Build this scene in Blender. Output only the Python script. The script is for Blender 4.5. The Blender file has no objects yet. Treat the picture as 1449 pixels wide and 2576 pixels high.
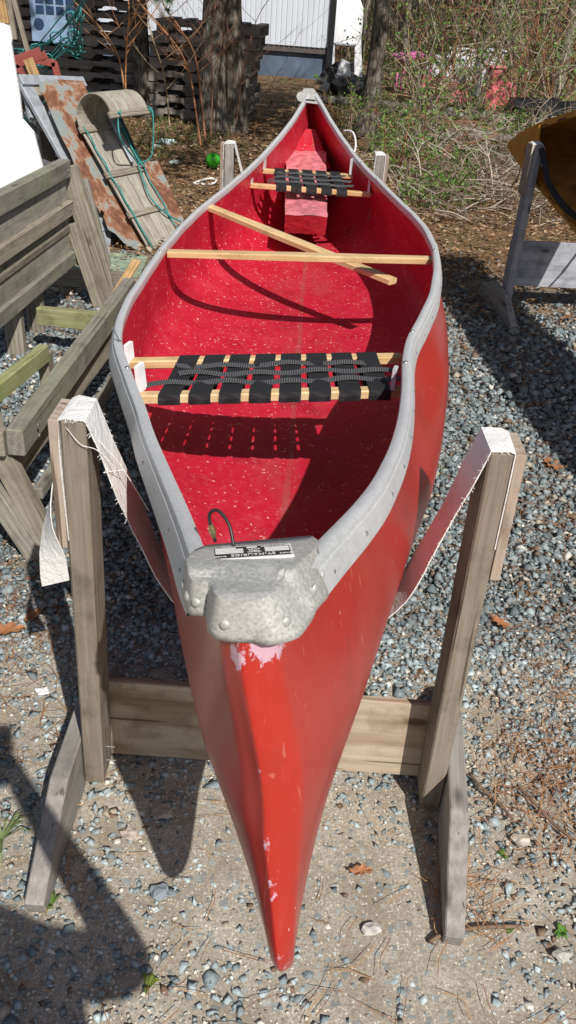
import bpy, bmesh, math, random
import numpy as np
from mathutils import Vector, Matrix, noise
random.seed(7); RNG = np.random.default_rng(7)
R = math.radians
S = bpy.context.scene
COL = S.collection

# ------------------------------------------------------------------ camera
CAM_H, PITCH, ROLL = 1.62, R(32.2), R(4.3)
FOC = 2100.0                                   # focal length in units of a 1449 x 2576 picture
fw = Vector((0, math.cos(PITCH), -math.sin(PITCH)))
rt = Vector((1, 0, 0)); dn = fw.cross(rt)
cr, sr = math.cos(ROLL), math.sin(ROLL)
CR = cr*rt - sr*dn; CD = sr*rt + cr*dn         # camera right / camera down in the world
cam_d = bpy.data.cameras.new('camera'); cam = bpy.data.objects.new('camera', cam_d); COL.objects.link(cam)
M = Matrix.Identity(4)
for i in range(3):
    M[i][0] = CR[i]; M[i][1] = -CD[i]; M[i][2] = -fw[i]
M[0][3], M[1][3], M[2][3] = 0, 0, CAM_H
cam.matrix_world = M
cam_d.sensor_fit = 'VERTICAL'; cam_d.sensor_height = 24; cam_d.lens = 24*FOC/2576
cam_d.clip_start = 0.02; cam_d.clip_end = 300
S.camera = cam

# ------------------------------------------------------------------ light
SUN = Vector((0.415, -0.885, 1.0)).normalized()
el = math.asin(SUN.z); az = math.atan2(SUN.x, SUN.y)
w = bpy.data.worlds.new('World'); S.world = w; w.use_nodes = True
nt = w.node_tree; bg = nt.nodes['Background']
sky = nt.nodes.new('ShaderNodeTexSky'); sky.sky_type = 'NISHITA'; sky.sun_disc = False
sky.sun_elevation = el; sky.sun_rotation = az; sky.dust_density = 1.5; sky.ozone_density = 1.0
nt.links.new(sky.outputs[0], bg.inputs[0]); bg.inputs[1].default_value = 0.07
sl = bpy.data.lights.new('sun', 'SUN'); sl.energy = 5.0; sl.angle = R(0.53); sl.color = (1.0, 0.955, 0.89)
so = bpy.data.objects.new('sun', sl); COL.objects.link(so)
so.rotation_euler = (-SUN).to_track_quat('-Z', 'Y').to_euler()
S.view_settings.view_transform = 'Standard'; S.view_settings.look = 'None'
S.view_settings.exposure = 0.0; S.view_settings.gamma = 1.0; S.view_settings.use_curve_mapping = False
S.cycles.max_bounces = 6; S.cycles.diffuse_bounces = 3; S.cycles.glossy_bounces = 3
S.cycles.transparent_max_bounces = 8

# ------------------------------------------------------------------ where a picture point stands in the place
def ray(px, py): return fw + CR*((px-724.5)/FOC) + CD*((py-1288)/FOC)
def onz(px, py, z=0.0):
    v = ray(px, py); t = (z-CAM_H)/v.z; return Vector((v.x*t, v.y*t, z))
def ony(px, py, Y):
    v = ray(px, py); t = Y/v.y; return Vector((v.x*t, Y, CAM_H+v.z*t))
def gz(y):
    return 0.006*max(0.0, y-5.5)
def ong(px, py):
    z = 0.0
    for _ in range(25): z = 0.5*z + 0.5*gz(min(onz(px, py, z).y, 40))
    return onz(px, py, z)
def onplane(px, py, p0, n):
    v = ray(px, py); o = Vector((0, 0, CAM_H)); t = (p0-o).dot(n)/v.dot(n); return o+v*t

# ------------------------------------------------------------------ materials
MATS = {}
def newmat(name):
    m = bpy.data.materials.new(name); m.use_nodes = True
    n = m.node_tree; b = n.nodes['Principled BSDF']; return m, n, b
def N(n, t, **kw):
    x = n.nodes.new(t)
    for k, v in kw.items():
        if k.startswith('i_'):
            x.inputs[int(k[2:]) if k[2:].isdigit() else k[2:].replace('_', ' ')].default_value = v
        else: setattr(x, k, v)
    return x
def ramp(n, src, stops, interp='LINEAR'):
    r = n.nodes.new('ShaderNodeValToRGB'); r.color_ramp.interpolation = interp
    e = r.color_ramp.elements
    while len(e) > 1: e.remove(e[-1])
    e[0].position = stops[0][0]; e[0].color = (*stops[0][1], 1)
    for p, c in stops[1:]:
        q = e.new(p); q.color = (*c, 1)
    n.links.new(src, r.inputs[0]); return r
def g3(v): return (v, v, v)
def coords(n, scale=(1, 1, 1), rot=(0, 0, 0), gen='Object', rnd=False):
    tc = n.nodes.new('ShaderNodeTexCoord'); mp = n.nodes.new('ShaderNodeMapping')
    mp.inputs['Scale'].default_value = scale; mp.inputs['Rotation'].default_value = rot
    if rnd:
        oi = n.nodes.new('ShaderNodeObjectInfo'); mu = N(n, 'ShaderNodeVectorMath', operation='SCALE'); mu.inputs[0].default_value = (37, 53, 71)
        n.links.new(oi.outputs['Random'], mu.inputs['Scale'])
        ad = N(n, 'ShaderNodeVectorMath', operation='ADD'); n.links.new(tc.outputs[gen], ad.inputs[0]); n.links.new(mu.outputs[0], ad.inputs[1])
        n.links.new(ad.outputs[0], mp.inputs[0])
    else: n.links.new(tc.outputs[gen], mp.inputs[0])
    return mp.outputs[0]
def noi(n, vec, scale, detail=4, rough=0.55, dist=0.0):
    x = N(n, 'ShaderNodeTexNoise'); x.inputs['Scale'].default_value = scale; x.inputs['Detail'].default_value = detail
    x.inputs['Roughness'].default_value = rough; x.inputs['Distortion'].default_value = dist
    n.links.new(vec, x.inputs['Vector']); return x.outputs[0]
def mixc(n, fac, a, b, mode='MIX'):
    x = N(n, 'ShaderNodeMix', data_type='RGBA', blend_type=mode)
    for sock, v in ((x.inputs[0], fac), (x.inputs[6], a), (x.inputs[7], b)):
        if isinstance(v, bpy.types.NodeSocket): n.links.new(v, sock)
        elif isinstance(v, (int, float)): sock.default_value = v
        else: sock.default_value = (*v, 1)
    return x.outputs[2]
def mth(n, op, a, b=None, c=None, clamp=False):
    x = N(n, 'ShaderNodeMath', operation=op); x.use_clamp = clamp
    for i, v in enumerate((a, b, c)):
        if v is None: continue
        if isinstance(v, bpy.types.NodeSocket): n.links.new(v, x.inputs[i])
        else: x.inputs[i].default_value = v
    return x.outputs[0]
def bump(n, b, h, strength=0.4, dist=0.003):
    x = N(n, 'ShaderNodeBump'); x.inputs['Strength'].default_value = strength; x.inputs['Distance'].default_value = dist
    n.links.new(h, x.inputs['Height']); n.links.new(x.outputs[0], b.inputs['Normal'])
def setv(b, **kw):
    for k, v in kw.items():
        k = k.replace('_', ' ')
        b.inputs[k].default_value = (*v, 1) if isinstance(v, tuple) and len(v) == 3 else v

def wood(name, dark, mid, light, green=None, grain=60, rough=0.85, knots=True, tone=0.35, bstr=0.6, wave=0.10):
    """length runs along local X"""
    if name in MATS: return MATS[name]
    m, n, b = newmat(name)
    v = coords(n, (1.0, 26, 26), rnd=True)
    a = noi(n, v, grain/14*1.0, 6, 0.7, 0.3)
    v2 = coords(n, (0.35, 3.0, 3.0), rnd=True)
    big = noi(n, v2, 3.0, 3, 0.6, 0.4)
    wv = N(n, 'ShaderNodeTexWave', wave_type='BANDS', bands_direction='Y'); wv.inputs['Scale'].default_value = 9
    wv.inputs['Distortion'].default_value = 7; wv.inputs['Detail'].default_value = 2; wv.inputs['Detail Scale'].default_value = 0.7
    n.links.new(coords(n, (0.5, 1.6, 1.6), rnd=True), wv.inputs['Vector'])
    mixv = mth(n, 'ADD', mth(n, 'MULTIPLY', a, 0.62), mth(n, 'MULTIPLY', wv.outputs['Fac'], wave))
    mixv = mth(n, 'ADD', mixv, mth(n, 'MULTIPLY', mth(n, 'SUBTRACT', big, 0.5), 0.5))
    c = ramp(n, mixv, [(0.12, dark), (0.38, mid), (0.66, light)]).outputs[0]
    oi = n.nodes.new('ShaderNodeObjectInfo')
    tn = mth(n, 'ADD', mth(n, 'MULTIPLY', oi.outputs['Random'], tone), 1-tone/2)
    hs = N(n, 'ShaderNodeHueSaturation'); n.links.new(tn, hs.inputs['Value']); n.links.new(c, hs.inputs['Color']); c = hs.outputs[0]
    if green:
        gn = noi(n, coords(n, (1, 1, 1), rnd=True), 3.5, 4, 0.6)
        c = mixc(n, ramp(n, gn, [(0.45, g3(0)), (0.7, g3(0.75))]).outputs[0], c, green)
    st = noi(n, coords(n, (1, 1, 1), rnd=True), 11, 5, 0.7)
    c = mixc(n, ramp(n, st, [(0.3, g3(0.45)), (0.5, g3(0))]).outputs[0], c, tuple(x*0.5 for x in dark))
    if knots:
        vo = N(n, 'ShaderNodeTexVoronoi'); vo.inputs['Scale'].default_value = 3.2; n.links.new(coords(n, (0.9, 2.2, 2.2), rnd=True), vo.inputs['Vector'])
        c = mixc(n, ramp(n, vo.outputs['Distance'], [(0.05, g3(0.8)), (0.11, g3(0))]).outputs[0], c, tuple(x*0.45 for x in dark))
    ck = noi(n, coords(n, (0.9, 42, 42), rnd=True), 1.6, 3, 0.5); c = mixc(n, ramp(n, ck, [(0.66, g3(0)), (0.69, g3(0.75 if rough > 0.6 else 0.15))]).outputs[0], c, tuple(x*0.35 for x in dark))
    n.links.new(c, b.inputs['Base Color']); b.inputs['Roughness'].default_value = rough
    b.inputs['Specular IOR Level'].default_value = 0.25
    bump(n, b, a, bstr, 0.002)
    MATS[name] = m; return m

W_GREY = wood('weathered_pine', (0.13, 0.11, 0.085), (0.27, 0.24, 0.19), (0.42, 0.385, 0.32))
W_POST = wood('post_wood', (0.12, 0.095, 0.07), (0.235, 0.20, 0.16), (0.35, 0.31, 0.26), tone=0.15)
W_FOOT = wood('foot_wood', (0.16, 0.145, 0.13), (0.30, 0.28, 0.26), (0.46, 0.43, 0.40), tone=0.2)
W_RACK = wood('rack_wood', (0.11, 0.10, 0.085), (0.27, 0.25, 0.215), (0.45, 0.425, 0.375), green=(0.25, 0.26, 0.17), tone=0.4)
W_RACKG = wood('rack_wood_mossy', (0.14, 0.14, 0.07), (0.28, 0.28, 0.14), (0.45, 0.44, 0.27), green=(0.25, 0.32, 0.09))
W_PLY = wood('plywood_face', (0.20, 0.13, 0.08), (0.36, 0.27, 0.19), (0.52, 0.43, 0.33), grain=22, tone=0.1, bstr=0.3, wave=0.32)
W_PLYE = wood('plywood_edge', (0.20, 0.13, 0.09), (0.36, 0.29, 0.23), (0.48, 0.42, 0.36), tone=0.2, knots=False)
W_ASH = wood('varnished_ash', (0.44, 0.26, 0.10), (0.66, 0.46, 0.24), (0.80, 0.64, 0.40), rough=0.42, knots=False, tone=0.1, grain=40, bstr=0.15)
W_PAL = wood('pallet_wood', (0.11, 0.09, 0.075), (0.24, 0.21, 0.185), (0.36, 0.33, 0.30), tone=0.5)
W_SPLIT = wood('split_wood', (0.2, 0.1, 0.04), (0.45, 0.28, 0.13), (0.62, 0.45, 0.25), tone=0.2)
W_TOB = wood('toboggan_wood', (0.17, 0.145, 0.115), (0.37, 0.34, 0.29), (0.58, 0.55, 0.49), tone=0.1, grain=80, bstr=0.9)
W_BLUE = wood('grey_board_blue', (0.13, 0.13, 0.15), (0.28, 0.29, 0.33), (0.42, 0.43, 0.47), tone=0.1, wave=0.25)
W_CAN = wood('cedar_hull', (0.30, 0.12, 0.02), (0.55, 0.26, 0.045), (0.68, 0.38, 0.09), rough=0.3, knots=False, tone=0.05, bstr=0.1)

def plain(name, col, rough=0.6, metal=0.0, var=0.15, scale=12, bstr=0.0, spec=0.4, sheen=None, streak=None, attr=False):
    if name in MATS: return MATS[name]
    m, n, b = newmat(name)
    v = coords(n, streak or (1, 1, 1), rnd=True); a = noi(n, v, scale, 5, 0.6)
    lo = tuple(x*(1-var*1.6) for x in col); hi = tuple(min(1, x*(1+var)) for x in col)
    c = ramp(n, a, [(0.3, lo), (0.7, hi)]).outputs[0]
    if attr:
        at = N(n, 'ShaderNodeAttribute', attribute_name='tint'); c = mixc(n, 1.0, c, at.outputs['Color'], 'MULTIPLY')
    n.links.new(c, b.inputs['Base Color']); setv(b, Roughness=rough, Metallic=metal); b.inputs['Specular IOR Level'].default_value = spec
    if bstr: bump(n, b, a, bstr, 0.003)
    MATS[name] = m; return m

def hull_outer_mat():
    m, n, b = newmat('canoe_red_outer')
    v = coords(n); a = noi(n, v, 2.2, 5, 0.6); st = noi(n, coords(n, (14, 14, 1.2)), 4, 5, 0.65)
    c = mixc(n, ramp(n, a, [(0.35, g3(0)), (0.75, g3(0.55))]).outputs[0], (0.42, 0.017, 0.009), (0.45, 0.042, 0.028))
    c = mixc(n, ramp(n, st, [(0.55, g3(0)), (0.85, g3(0.22))]).outputs[0], c, (0.50, 0.13, 0.10))
    # scratches: thin pale vertical nicks
    sv = coords(n, (42, 42, 9)); vo = N(n, 'ShaderNodeTexVoronoi'); vo.inputs['Scale'].default_value = 1.6; n.links.new(sv, vo.inputs['Vector'])
    keep = N(n, 'ShaderNodeTexWhiteNoise', noise_dimensions='3D'); n.links.new(vo.outputs['Position'], keep.inputs[0])
    k = mth(n, 'MULTIPLY', mth(n, 'LESS_THAN', vo.outputs['Distance'], 0.085), mth(n, 'GREATER_THAN', keep.outputs[0], 0.80))
    c = mixc(n, mth(n, 'MULTIPLY', k, 0.75), c, (0.75, 0.45, 0.42))
    s2_ = noi(n, coords(n, (90, 90, 3), rot=(0.25, 0.1, 0)), 1.2, 2, 0.5); c = mixc(n, ramp(n, s2_, [(0.69, g3(0)), (0.72, g3(0.30))]).outputs[0], c, (0.62, 0.22, 0.18))
    s3_ = noi(n, coords(n, (60, 4, 60), rot=(0, 0.3, 0.2)), 1.0, 2, 0.5); c = mixc(n, ramp(n, s3_, [(0.74, g3(0)), (0.76, g3(0.3))]).outputs[0], c, (0.62, 0.25, 0.2))
    gr_ = noi(n, v, 7, 7, 0.75); c = mixc(n, ramp(n, gr_, [(0.30, g3(0.45)), (0.48, g3(0))]).outputs[0], c, (0.20, 0.02, 0.01))
    # worn gelcoat along the stem and below the bow cap (attribute painted per vertex on the hull)
    at = N(n, 'ShaderNodeAttribute', attribute_name='wear')
    nv = noi(n, coords(n, (26, 26, 16)), 1.0, 6, 0.72)
    wr = mth(n, 'SUBTRACT', mth(n, 'ADD', mth(n, 'MULTIPLY', at.outputs['Fac'], 0.62), nv), 0.86)
    wr = mth(n, 'MULTIPLY', wr, 30, clamp=True)
    c = mixc(n, wr, c, (0.58, 0.36, 0.44))
    n.links.new(c, b.inputs['Base Color'])
    rg = mth(n, 'ADD', mth(n, 'MULTIPLY', a, 0.25), 0.20); n.links.new(rg, b.inputs['Roughness'])
    b.inputs['Specular IOR Level'].default_value = 0.45; b.inputs['Coat Weight'].default_value = 0.3; b.inputs['Coat Roughness'].default_value = 0.2
    bump(n, b, noi(n, v, 5, 2), 0.12, 0.01)
    return m
def hull_inner_mat():
    m, n, b = newmat('canoe_red_inner')
    tc = n.nodes.new('ShaderNodeTexCoord')
    v = tc.outputs['Object']
    wn = N(n, 'ShaderNodeTexNoise'); wn.inputs['Scale'].default_value = 48; wn.inputs['Detail'].default_value = 1; n.links.new(v, wn.inputs['Vector'])
    off = N(n, 'ShaderNodeVectorMath', operation='SCALE'); off.inputs['Scale'].default_value = 0.028; n.links.new(wn.outputs['Color'], off.inputs[0])
    ad = N(n, 'ShaderNodeVectorMath', operation='ADD'); n.links.new(v, ad.inputs[0]); n.links.new(off.outputs[0], ad.inputs[1])
    tot = None
    for i, (sc, th, kp) in enumerate((((46, 46, 46), 0.165, 0.70), ((66, 66, 66), 0.16, 0.70), ((30, 50, 50), 0.10, 0.58))):
        mp = N(n, 'ShaderNodeMapping'); mp.inputs['Scale'].default_value = sc; mp.inputs['Rotation'].default_value = (0.2*i, 0.5*i, 1.1*i); n.links.new(ad.outputs[0], mp.inputs[0])
        vo = N(n, 'ShaderNodeTexVoronoi'); vo.inputs['Scale'].default_value = 1.0; n.links.new(mp.outputs[0], vo.inputs['Vector'])
        wh = N(n, 'ShaderNodeTexWhiteNoise', noise_dimensions='3D'); n.links.new(vo.outputs['Position'], wh.inputs[0])
        k = mth(n, 'MULTIPLY', mth(n, 'LESS_THAN', vo.outputs['Distance'], th), mth(n, 'GREATER_THAN', wh.outputs[0], kp))
        tot = k if tot is None else mth(n, 'MAXIMUM', tot, k)
    den = noi(n, v, 3.0, 3, 0.6)
    tot = mth(n, 'MULTIPLY', tot, ramp(n, den, [(0.33, g3(0.0)), (0.43, g3(1))]).outputs[0])
    a = noi(n, v, 6, 6, 0.6)
    c = ramp(n, a, [(0.3, (0.42, 0.008, 0.026)), (0.55, (0.52, 0.014, 0.038)), (0.8, (0.56, 0.045, 0.07))]).outputs[0]
    # dusty seam along the keel
    sx = N(n, 'ShaderNodeSeparateXYZ'); n.links.new(v, sx.inputs[0])
    kx = mth(n, 'ABSOLUTE', mth(n, 'ADD', mth(n, 'ADD', sx.outputs[0], 0.008), mth(n, 'MULTIPLY', mth(n, 'SUBTRACT', noi(n, v, 2.5, 2), 0.5), 0.03)))
    sm = mth(n, 'MULTIPLY', mth(n, 'LESS_THAN', kx, 0.009), ramp(n, noi(n, v, 5, 4), [(0.4, g3(0.2)), (0.7, g3(0.65))]).outputs[0])
    c = mixc(n, sm, c, (0.30, 0.10, 0.09))
    fl_ = mth(n, 'MULTIPLY', mth(n, 'SUBTRACT', 1.0, mth(n, 'MULTIPLY', mth(n, 'ABSOLUTE', sx.outputs[0]), 5.0), clamp=True), ramp(n, noi(n, coords(n, (3, 0.8, 1)), 3, 6, 0.7), [(0.45, g3(0)), (0.7, g3(0.5))]).outputs[0]); c = mixc(n, fl_, c, (0.36, 0.10, 0.09))
    dust = noi(n, v, 55, 3, 0.7); c = mixc(n, ramp(n, dust, [(0.5, g3(0)), (0.8, g3(0.25))]).outputs[0], c, (0.60, 0.20, 0.20))
    c = mixc(n, mth(n, 'MULTIPLY', tot, 0.8), c, (0.80, 0.50, 0.42))
    n.links.new(c, b.inputs['Base Color']); b.inputs['Roughness'].default_value = 0.42; b.inputs['Specular IOR Level'].default_value = 0.3
    bump(n, b, noi(n, v, 4, 3), 0.25, 0.012)
    return m
def metal_mat(name, base, rough=0.42, metal=0.55, cell=70, var=0.35):
    m, n, b = newmat(name)
    v = coords(n); vo = N(n, 'ShaderNodeTexVoronoi'); vo.inputs['Scale'].default_value = cell; n.links.new(v, vo.inputs['Vector'])
    a = noi(n, v, 18, 6, 0.7); wh = N(n, 'ShaderNodeSeparateColor'); n.links.new(vo.outputs['Color'], wh.inputs[0])
    f = mth(n, 'ADD', mth(n, 'MULTIPLY', a, 0.6), mth(n, 'MULTIPLY', wh.outputs[0], 0.4))
    lo = tuple(x*(1-var) for x in base); hi = tuple(min(1, x*(1+var*0.6)) for x in base)
    c = ramp(n, f, [(0.3, lo), (0.7, hi)]).outputs[0]
    sc = noi(n, coords(n, (6, 40, 40), rot=(0, 0, 0.7)), 8, 3, 0.8)
    c = mixc(n, ramp(n, sc, [(0.66, g3(0)), (0.74, g3(0.7))]).outputs[0], c, (0.8, 0.8, 0.8))
    n.links.new(c, b.inputs['Base Color']); n.links.new(mth(n, 'ADD', mth(n, 'MULTIPLY', f, 0.25), rough-0.1), b.inputs['Roughness'])
    b.inputs['Metallic'].default_value = metal; bump(n, b, a, 0.15, 0.003); return m
def rust_mat():
    m, n, b = newmat('rusty_sheet_metal')
    a = noi(n, coords(n), 3.2, 8, 0.66, 0.6); s = noi(n, coords(n), 22, 5, 0.7)
    f = mth(n, 'ADD', a, mth(n, 'MULTIPLY', mth(n, 'SUBTRACT', s, 0.5), 0.25))
    c = ramp(n, f, [(0.34, (0.09, 0.035, 0.022)), (0.46, (0.20, 0.085, 0.045)), (0.51, (0.32, 0.17, 0.10)), (0.53, (0.27, 0.28, 0.25)), (0.60, (0.22, 0.26, 0.27)), (0.8, (0.36, 0.37, 0.34))]).outputs[0]
    n.links.new(c, b.inputs['Base Color']); b.inputs['Roughness'].default_value = 0.7; bump(n, b, f, 0.5, 0.006); return m
def cloth_mat(name, col, tint=None):
    m, n, b = newmat(name)
    a = noi(n, coords(n), 260, 3, 0.7); d = noi(n, coords(n), 8, 4, 0.6)
    c = ramp(n, d, [(0.35, tuple(x*0.82 for x in col)), (0.6, col)]).outputs[0]
    n.links.new(c, b.inputs['Base Color']); b.inputs['Roughness'].default_value = 0.95; b.inputs['Specular IOR Level'].default_value = 0.1
    wk = noi(n, coords(n), 26, 3, 0.6, 1.0); bump(n, b, mth(n, 'ADD', mth(n, 'MULTIPLY', wk, 4.0), a), 0.8, 0.002); return m
def web_mat(name, axis):
    m, n, b = newmat(name)
    sc = (900, 4, 4) if axis == 0 else (4, 900, 4)
    wv = N(n, 'ShaderNodeTexWave', wave_type='BANDS', bands_direction='X' if axis == 0 else 'Y'); wv.inputs['Scale'].default_value = 55 if axis == 0 else 75
    n.links.new(coords(n), wv.inputs['Vector'])
    f = mth(n, 'ADD', mth(n, 'MULTIPLY', wv.outputs['Fac'], 0.8), mth(n, 'MULTIPLY', noi(n, coords(n), 90, 3), 0.3))
    c = ramp(n, f, [(0.45, (0.035, 0.035, 0.037) if axis == 0 else (0.008, 0.008, 0.010)), (0.95, (0.14, 0.14, 0.15) if axis == 0 else (0.02, 0.02, 0.023))]).outputs[0]
    n.links.new(c, b.inputs['Base Color']); b.inputs['Roughness'].default_value = 0.7; bump(n, b, wv.outputs['Fac'], 0.5, 0.0008); return m
def ground_mat():
    m, n, b = newmat('yard_ground')
    tc = n.nodes.new('ShaderNodeTexCoord'); v = tc.outputs['Object']; sx = N(n, 'ShaderNodeSeparateXYZ'); n.links.new(v, sx.inputs[0])
    # sandy soil with flush pebbles
    a = noi(n, v, 7, 7, 0.7); f = noi(n, v, 170, 4, 0.8)
    sand = ramp(n, f, [(0.28, (0.18, 0.15, 0.115)), (0.42, (0.34, 0.30, 0.24)), (0.56, (0.48, 0.44, 0.37)), (0.72, (0.70, 0.66, 0.58))]).outputs[0]
    sand = mixc(n, ramp(n, a, [(0.35, g3(0.6)), (0.6, g3(0))]).outputs[0], sand, (0.20, 0.155, 0.11))
    vo = N(n, 'ShaderNodeTexVoronoi'); vo.inputs['Scale'].default_value = 52; vo.distance = 'CHEBYCHEV'; wq = N(n, 'ShaderNodeTexNoise'); wq.inputs['Scale'].default_value = 70; n.links.new(v, wq.inputs['Vector']); wo = N(n, 'ShaderNodeVectorMath', operation='SCALE'); wo.inputs['Scale'].default_value = 0.012; n.links.new(wq.outputs['Color'], wo.inputs[0]); wa = N(n, 'ShaderNodeVectorMath', operation='ADD'); n.links.new(v, wa.inputs[0]); n.links.new(wo.outputs[0], wa.inputs[1]); n.links.new(wa.outputs[0], vo.inputs['Vector'])
    sp = N(n, 'ShaderNodeSeparateColor'); n.links.new(vo.outputs['Color'], sp.inputs[0])
    pc = ramp(n, sp.outputs[1], [(0.0, (0.17, 0.20, 0.21)), (0.6, (0.28, 0.33, 0.34)), (1, (0.40, 0.43, 0.42))]).outputs[0]
    pk = mth(n, 'MULTIPLY', mth(n, 'GREATER_THAN', sp.outputs[0], 0.55), mth(n, 'LESS_THAN', mth(n, 'ADD', vo.outputs['Distance'], mth(n, 'MULTIPLY', f, 0.6)), mth(n, 'ADD', 0.45, mth(n, 'MULTIPLY', sp.outputs[2], 0.3))))
    pk = mth(n, 'MULTIPLY', pk, 0.75)
    c = mixc(n, pk, sand, pc)
    vo2 = N(n, 'ShaderNodeTexVoronoi'); vo2.inputs['Scale'].default_value = 150; n.links.new(v, vo2.inputs['Vector'])
    s2 = N(n, 'ShaderNodeSeparateColor'); n.links.new(vo2.outputs['Color'], s2.inputs[0])
    c = mixc(n, mth(n, 'MULTIPLY', mth(n, 'GREATER_THAN', s2.outputs[0], 0.8), mth(n, 'LESS_THAN', vo2.outputs['Distance'], 0.35)), c, (0.62, 0.58, 0.50))
    # leaf litter and needles farther off
    l1 = noi(n, v, 16, 6, 0.75); l2 = noi(n, v, 1.3, 4, 0.6)
    lit = ramp(n, l1, [(0.3, (0.035, 0.022, 0.014)), (0.5, (0.16, 0.095, 0.05)), (0.62, (0.28, 0.185, 0.105)), (0.75, (0.42, 0.31, 0.20))]).outputs[0]
    lit = mixc(n, ramp(n, l2, [(0.5, g3(0)), (0.68, g3(0.6))]).outputs[0], lit, (0.09, 0.105, 0.045))
    ef = mth(n, 'ADD', sx.outputs[1], mth(n, 'MULTIPLY', mth(n, 'SUBTRACT', noi(n, v, 1.6, 4), 0.5), 2.0))
    k = mth(n, 'MULTIPLY', mth(n, 'SUBTRACT', ef, 5.2), 1.6, clamp=True)
    c = mixc(n, k, c, lit)
    # darker bed under the crushed stone
    k2 = mth(n, 'MULTIPLY', mth(n, 'SUBTRACT', mth(n, 'ADD', sx.outputs[1], mth(n, 'MULTIPLY', noi(n, v, 3, 3), 0.8)), 2.1), 2.0, clamp=True)
    c = mixc(n, mth(n, 'MULTIPLY', mth(n, 'MULTIPLY', k2, mth(n, 'SUBTRACT', 1.0, k)), 0.6), c, (0.12, 0.12, 0.11))
    n.links.new(c, b.inputs['Base Color']); b.inputs['Roughness'].default_value = 0.95; b.inputs['Specular IOR Level'].default_value = 0.15
    h = mth(n, 'ADD', mth(n, 'MULTIPLY', f, 0.5), mth(n, 'MULTIPLY', pk, 0.25)); bump(n, b, h, 0.8, 0.006)
    return m
def attr_mat(name, rough=0.9, bstr=0.0, scale=60, spec=0.2, trans=0.0):
    m, n, b = newmat(name); at = N(n, 'ShaderNodeAttribute', attribute_name='tint')
    a = noi(n, coords(n), scale, 3, 0.6); c = mixc(n, 1.0, at.outputs['Color'], ramp(n, a, [(0.3, g3(0.7)), (0.7, g3(1.15))]).outputs[0], 'MULTIPLY')
    n.links.new(c, b.inputs['Base Color']); b.inputs['Roughness'].default_value = rough; b.inputs['Specular IOR Level'].default_value = spec
    if bstr: bump(n, b, a, bstr, 0.002)
    if trans:
        tr = n.nodes.new('ShaderNodeBsdfTranslucent'); n.links.new(c, tr.inputs[0]); mx = n.nodes.new('ShaderNodeMixShader'); mx.inputs[0].default_value = trans
        n.links.new(b.outputs[0], mx.inputs[1]); n.links.new(tr.outputs[0], mx.inputs[2]); n.links.new(mx.outputs[0], n.nodes['Material Output'].inputs[0])
    return m
def bark_mat(name, dark, light, lichen=0.3):
    m, n, b = newmat(name)
    v = coords(n, (1, 1, 0.25), rnd=True); a = noi(n, v, 16, 7, 0.7, 0.8); l = noi(n, coords(n, rnd=True), 7, 5, 0.7)
    vo = N(n, 'ShaderNodeTexVoronoi', feature='DISTANCE_TO_EDGE'); vo.inputs['Scale'].default_value = 22; n.links.new(v, vo.inputs['Vector'])
    f = mth(n, 'ADD', mth(n, 'MULTIPLY', a, 0.75), mth(n, 'MULTIPLY', vo.outputs['Distance'], 0.7))
    c = ramp(n, f, [(0.3, dark), (0.65, light)]).outputs[0]
    c = mixc(n, ramp(n, l, [(0.5, g3(0)), (0.66, g3(lichen))]).outputs[0], c, (0.34, 0.34, 0.29))
    n.links.new(c, b.inputs['Base Color']); b.inputs['Roughness'].default_value = 0.95; b.inputs['Specular IOR Level'].default_value = 0.1; bump(n, b, f, 1.0, 0.03); return m

M_OUT, M_IN = hull_outer_mat(), hull_inner_mat()
M_ALU = metal_mat('weathered_aluminium', (0.60, 0.61, 0.62), 0.45, 0.22, 240, 0.09)
M_CAST = metal_mat('cast_aluminium', (0.49, 0.485, 0.46), 0.5, 0.25, 330, 0.22)
M_STEEL = plain('bright_steel', (0.5, 0.5, 0.48), 0.3, 0.8, 0.2, 40)
M_PAINTMET = metal_mat('grey_painted_steel', (0.36, 0.39, 0.43), 0.5, 0.15, 30, 0.2)
M_RUST = rust_mat(); M_CLOTH = cloth_mat('white_canvas', (0.80, 0.79, 0.77)); M_CLOTHD = cloth_mat('dark_strap', (0.05, 0.05, 0.05))
M_WEBX, M_WEBY = web_mat('grey_ribbed_webbing', 0), web_mat('black_webbing', 1)
M_GROUND = ground_mat(); M_STONE = attr_mat('crushed_stone', 0.85, 0.3, 90, 0.25); M_LEAFLIT = attr_mat('dry_leaves', 0.85, 0, 40, 0.2)
M_FOL = attr_mat('spring_leaves', 0.6, 0, 20, 0.3, trans=0.35); M_TWIG = attr_mat('twig_bark', 0.9, 0.3, 40, 0.1)
M_BARK = bark_mat('pine_bark', (0.035, 0.028, 0.022), (0.21, 0.175, 0.145), 0.45); M_BARK2 = bark_mat('grey_bark', (0.06, 0.05, 0.042), (0.28, 0.25, 0.215), 0.5)
M_WHITE = plain('white_board', (0.86, 0.87, 0.88), 0.6, 0, 0.03, 3); M_WSIDE = plain('white_siding', (0.62, 0.66, 0.72), 0.5, 0, 0.06, 3, streak=(1, 1, 0.2))
M_DARKB = plain('dark_blue_skirt', (0.10, 0.14, 0.20), 0.6, 0, 0.25, 3); M_BLACK = plain('black_plastic', (0.012, 0.012, 0.014), 0.5)
M_TEAL = plain('teal_rope', (0.05, 0.26, 0.25), 0.7, 0, 0.3, 60); M_RED = plain('red_oxide_paint', (0.30, 0.075, 0.06), 0.6, 0, 0.2, 9)
M_GREENP = plain('green_plastic', (0.01, 0.055, 0.042), 0.45, 0, 0.3, 3); M_BALL = plain('green_ball', (0.05, 0.42, 0.02), 0.2, 0, 0.08, 3)
M_BRASS = plain('brass', (0.55, 0.45, 0.22), 0.35, 0.9, 0.2, 60); M_CABLE = plain('coated_cable', (0.035, 0.03, 0.028), 0.4)
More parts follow.
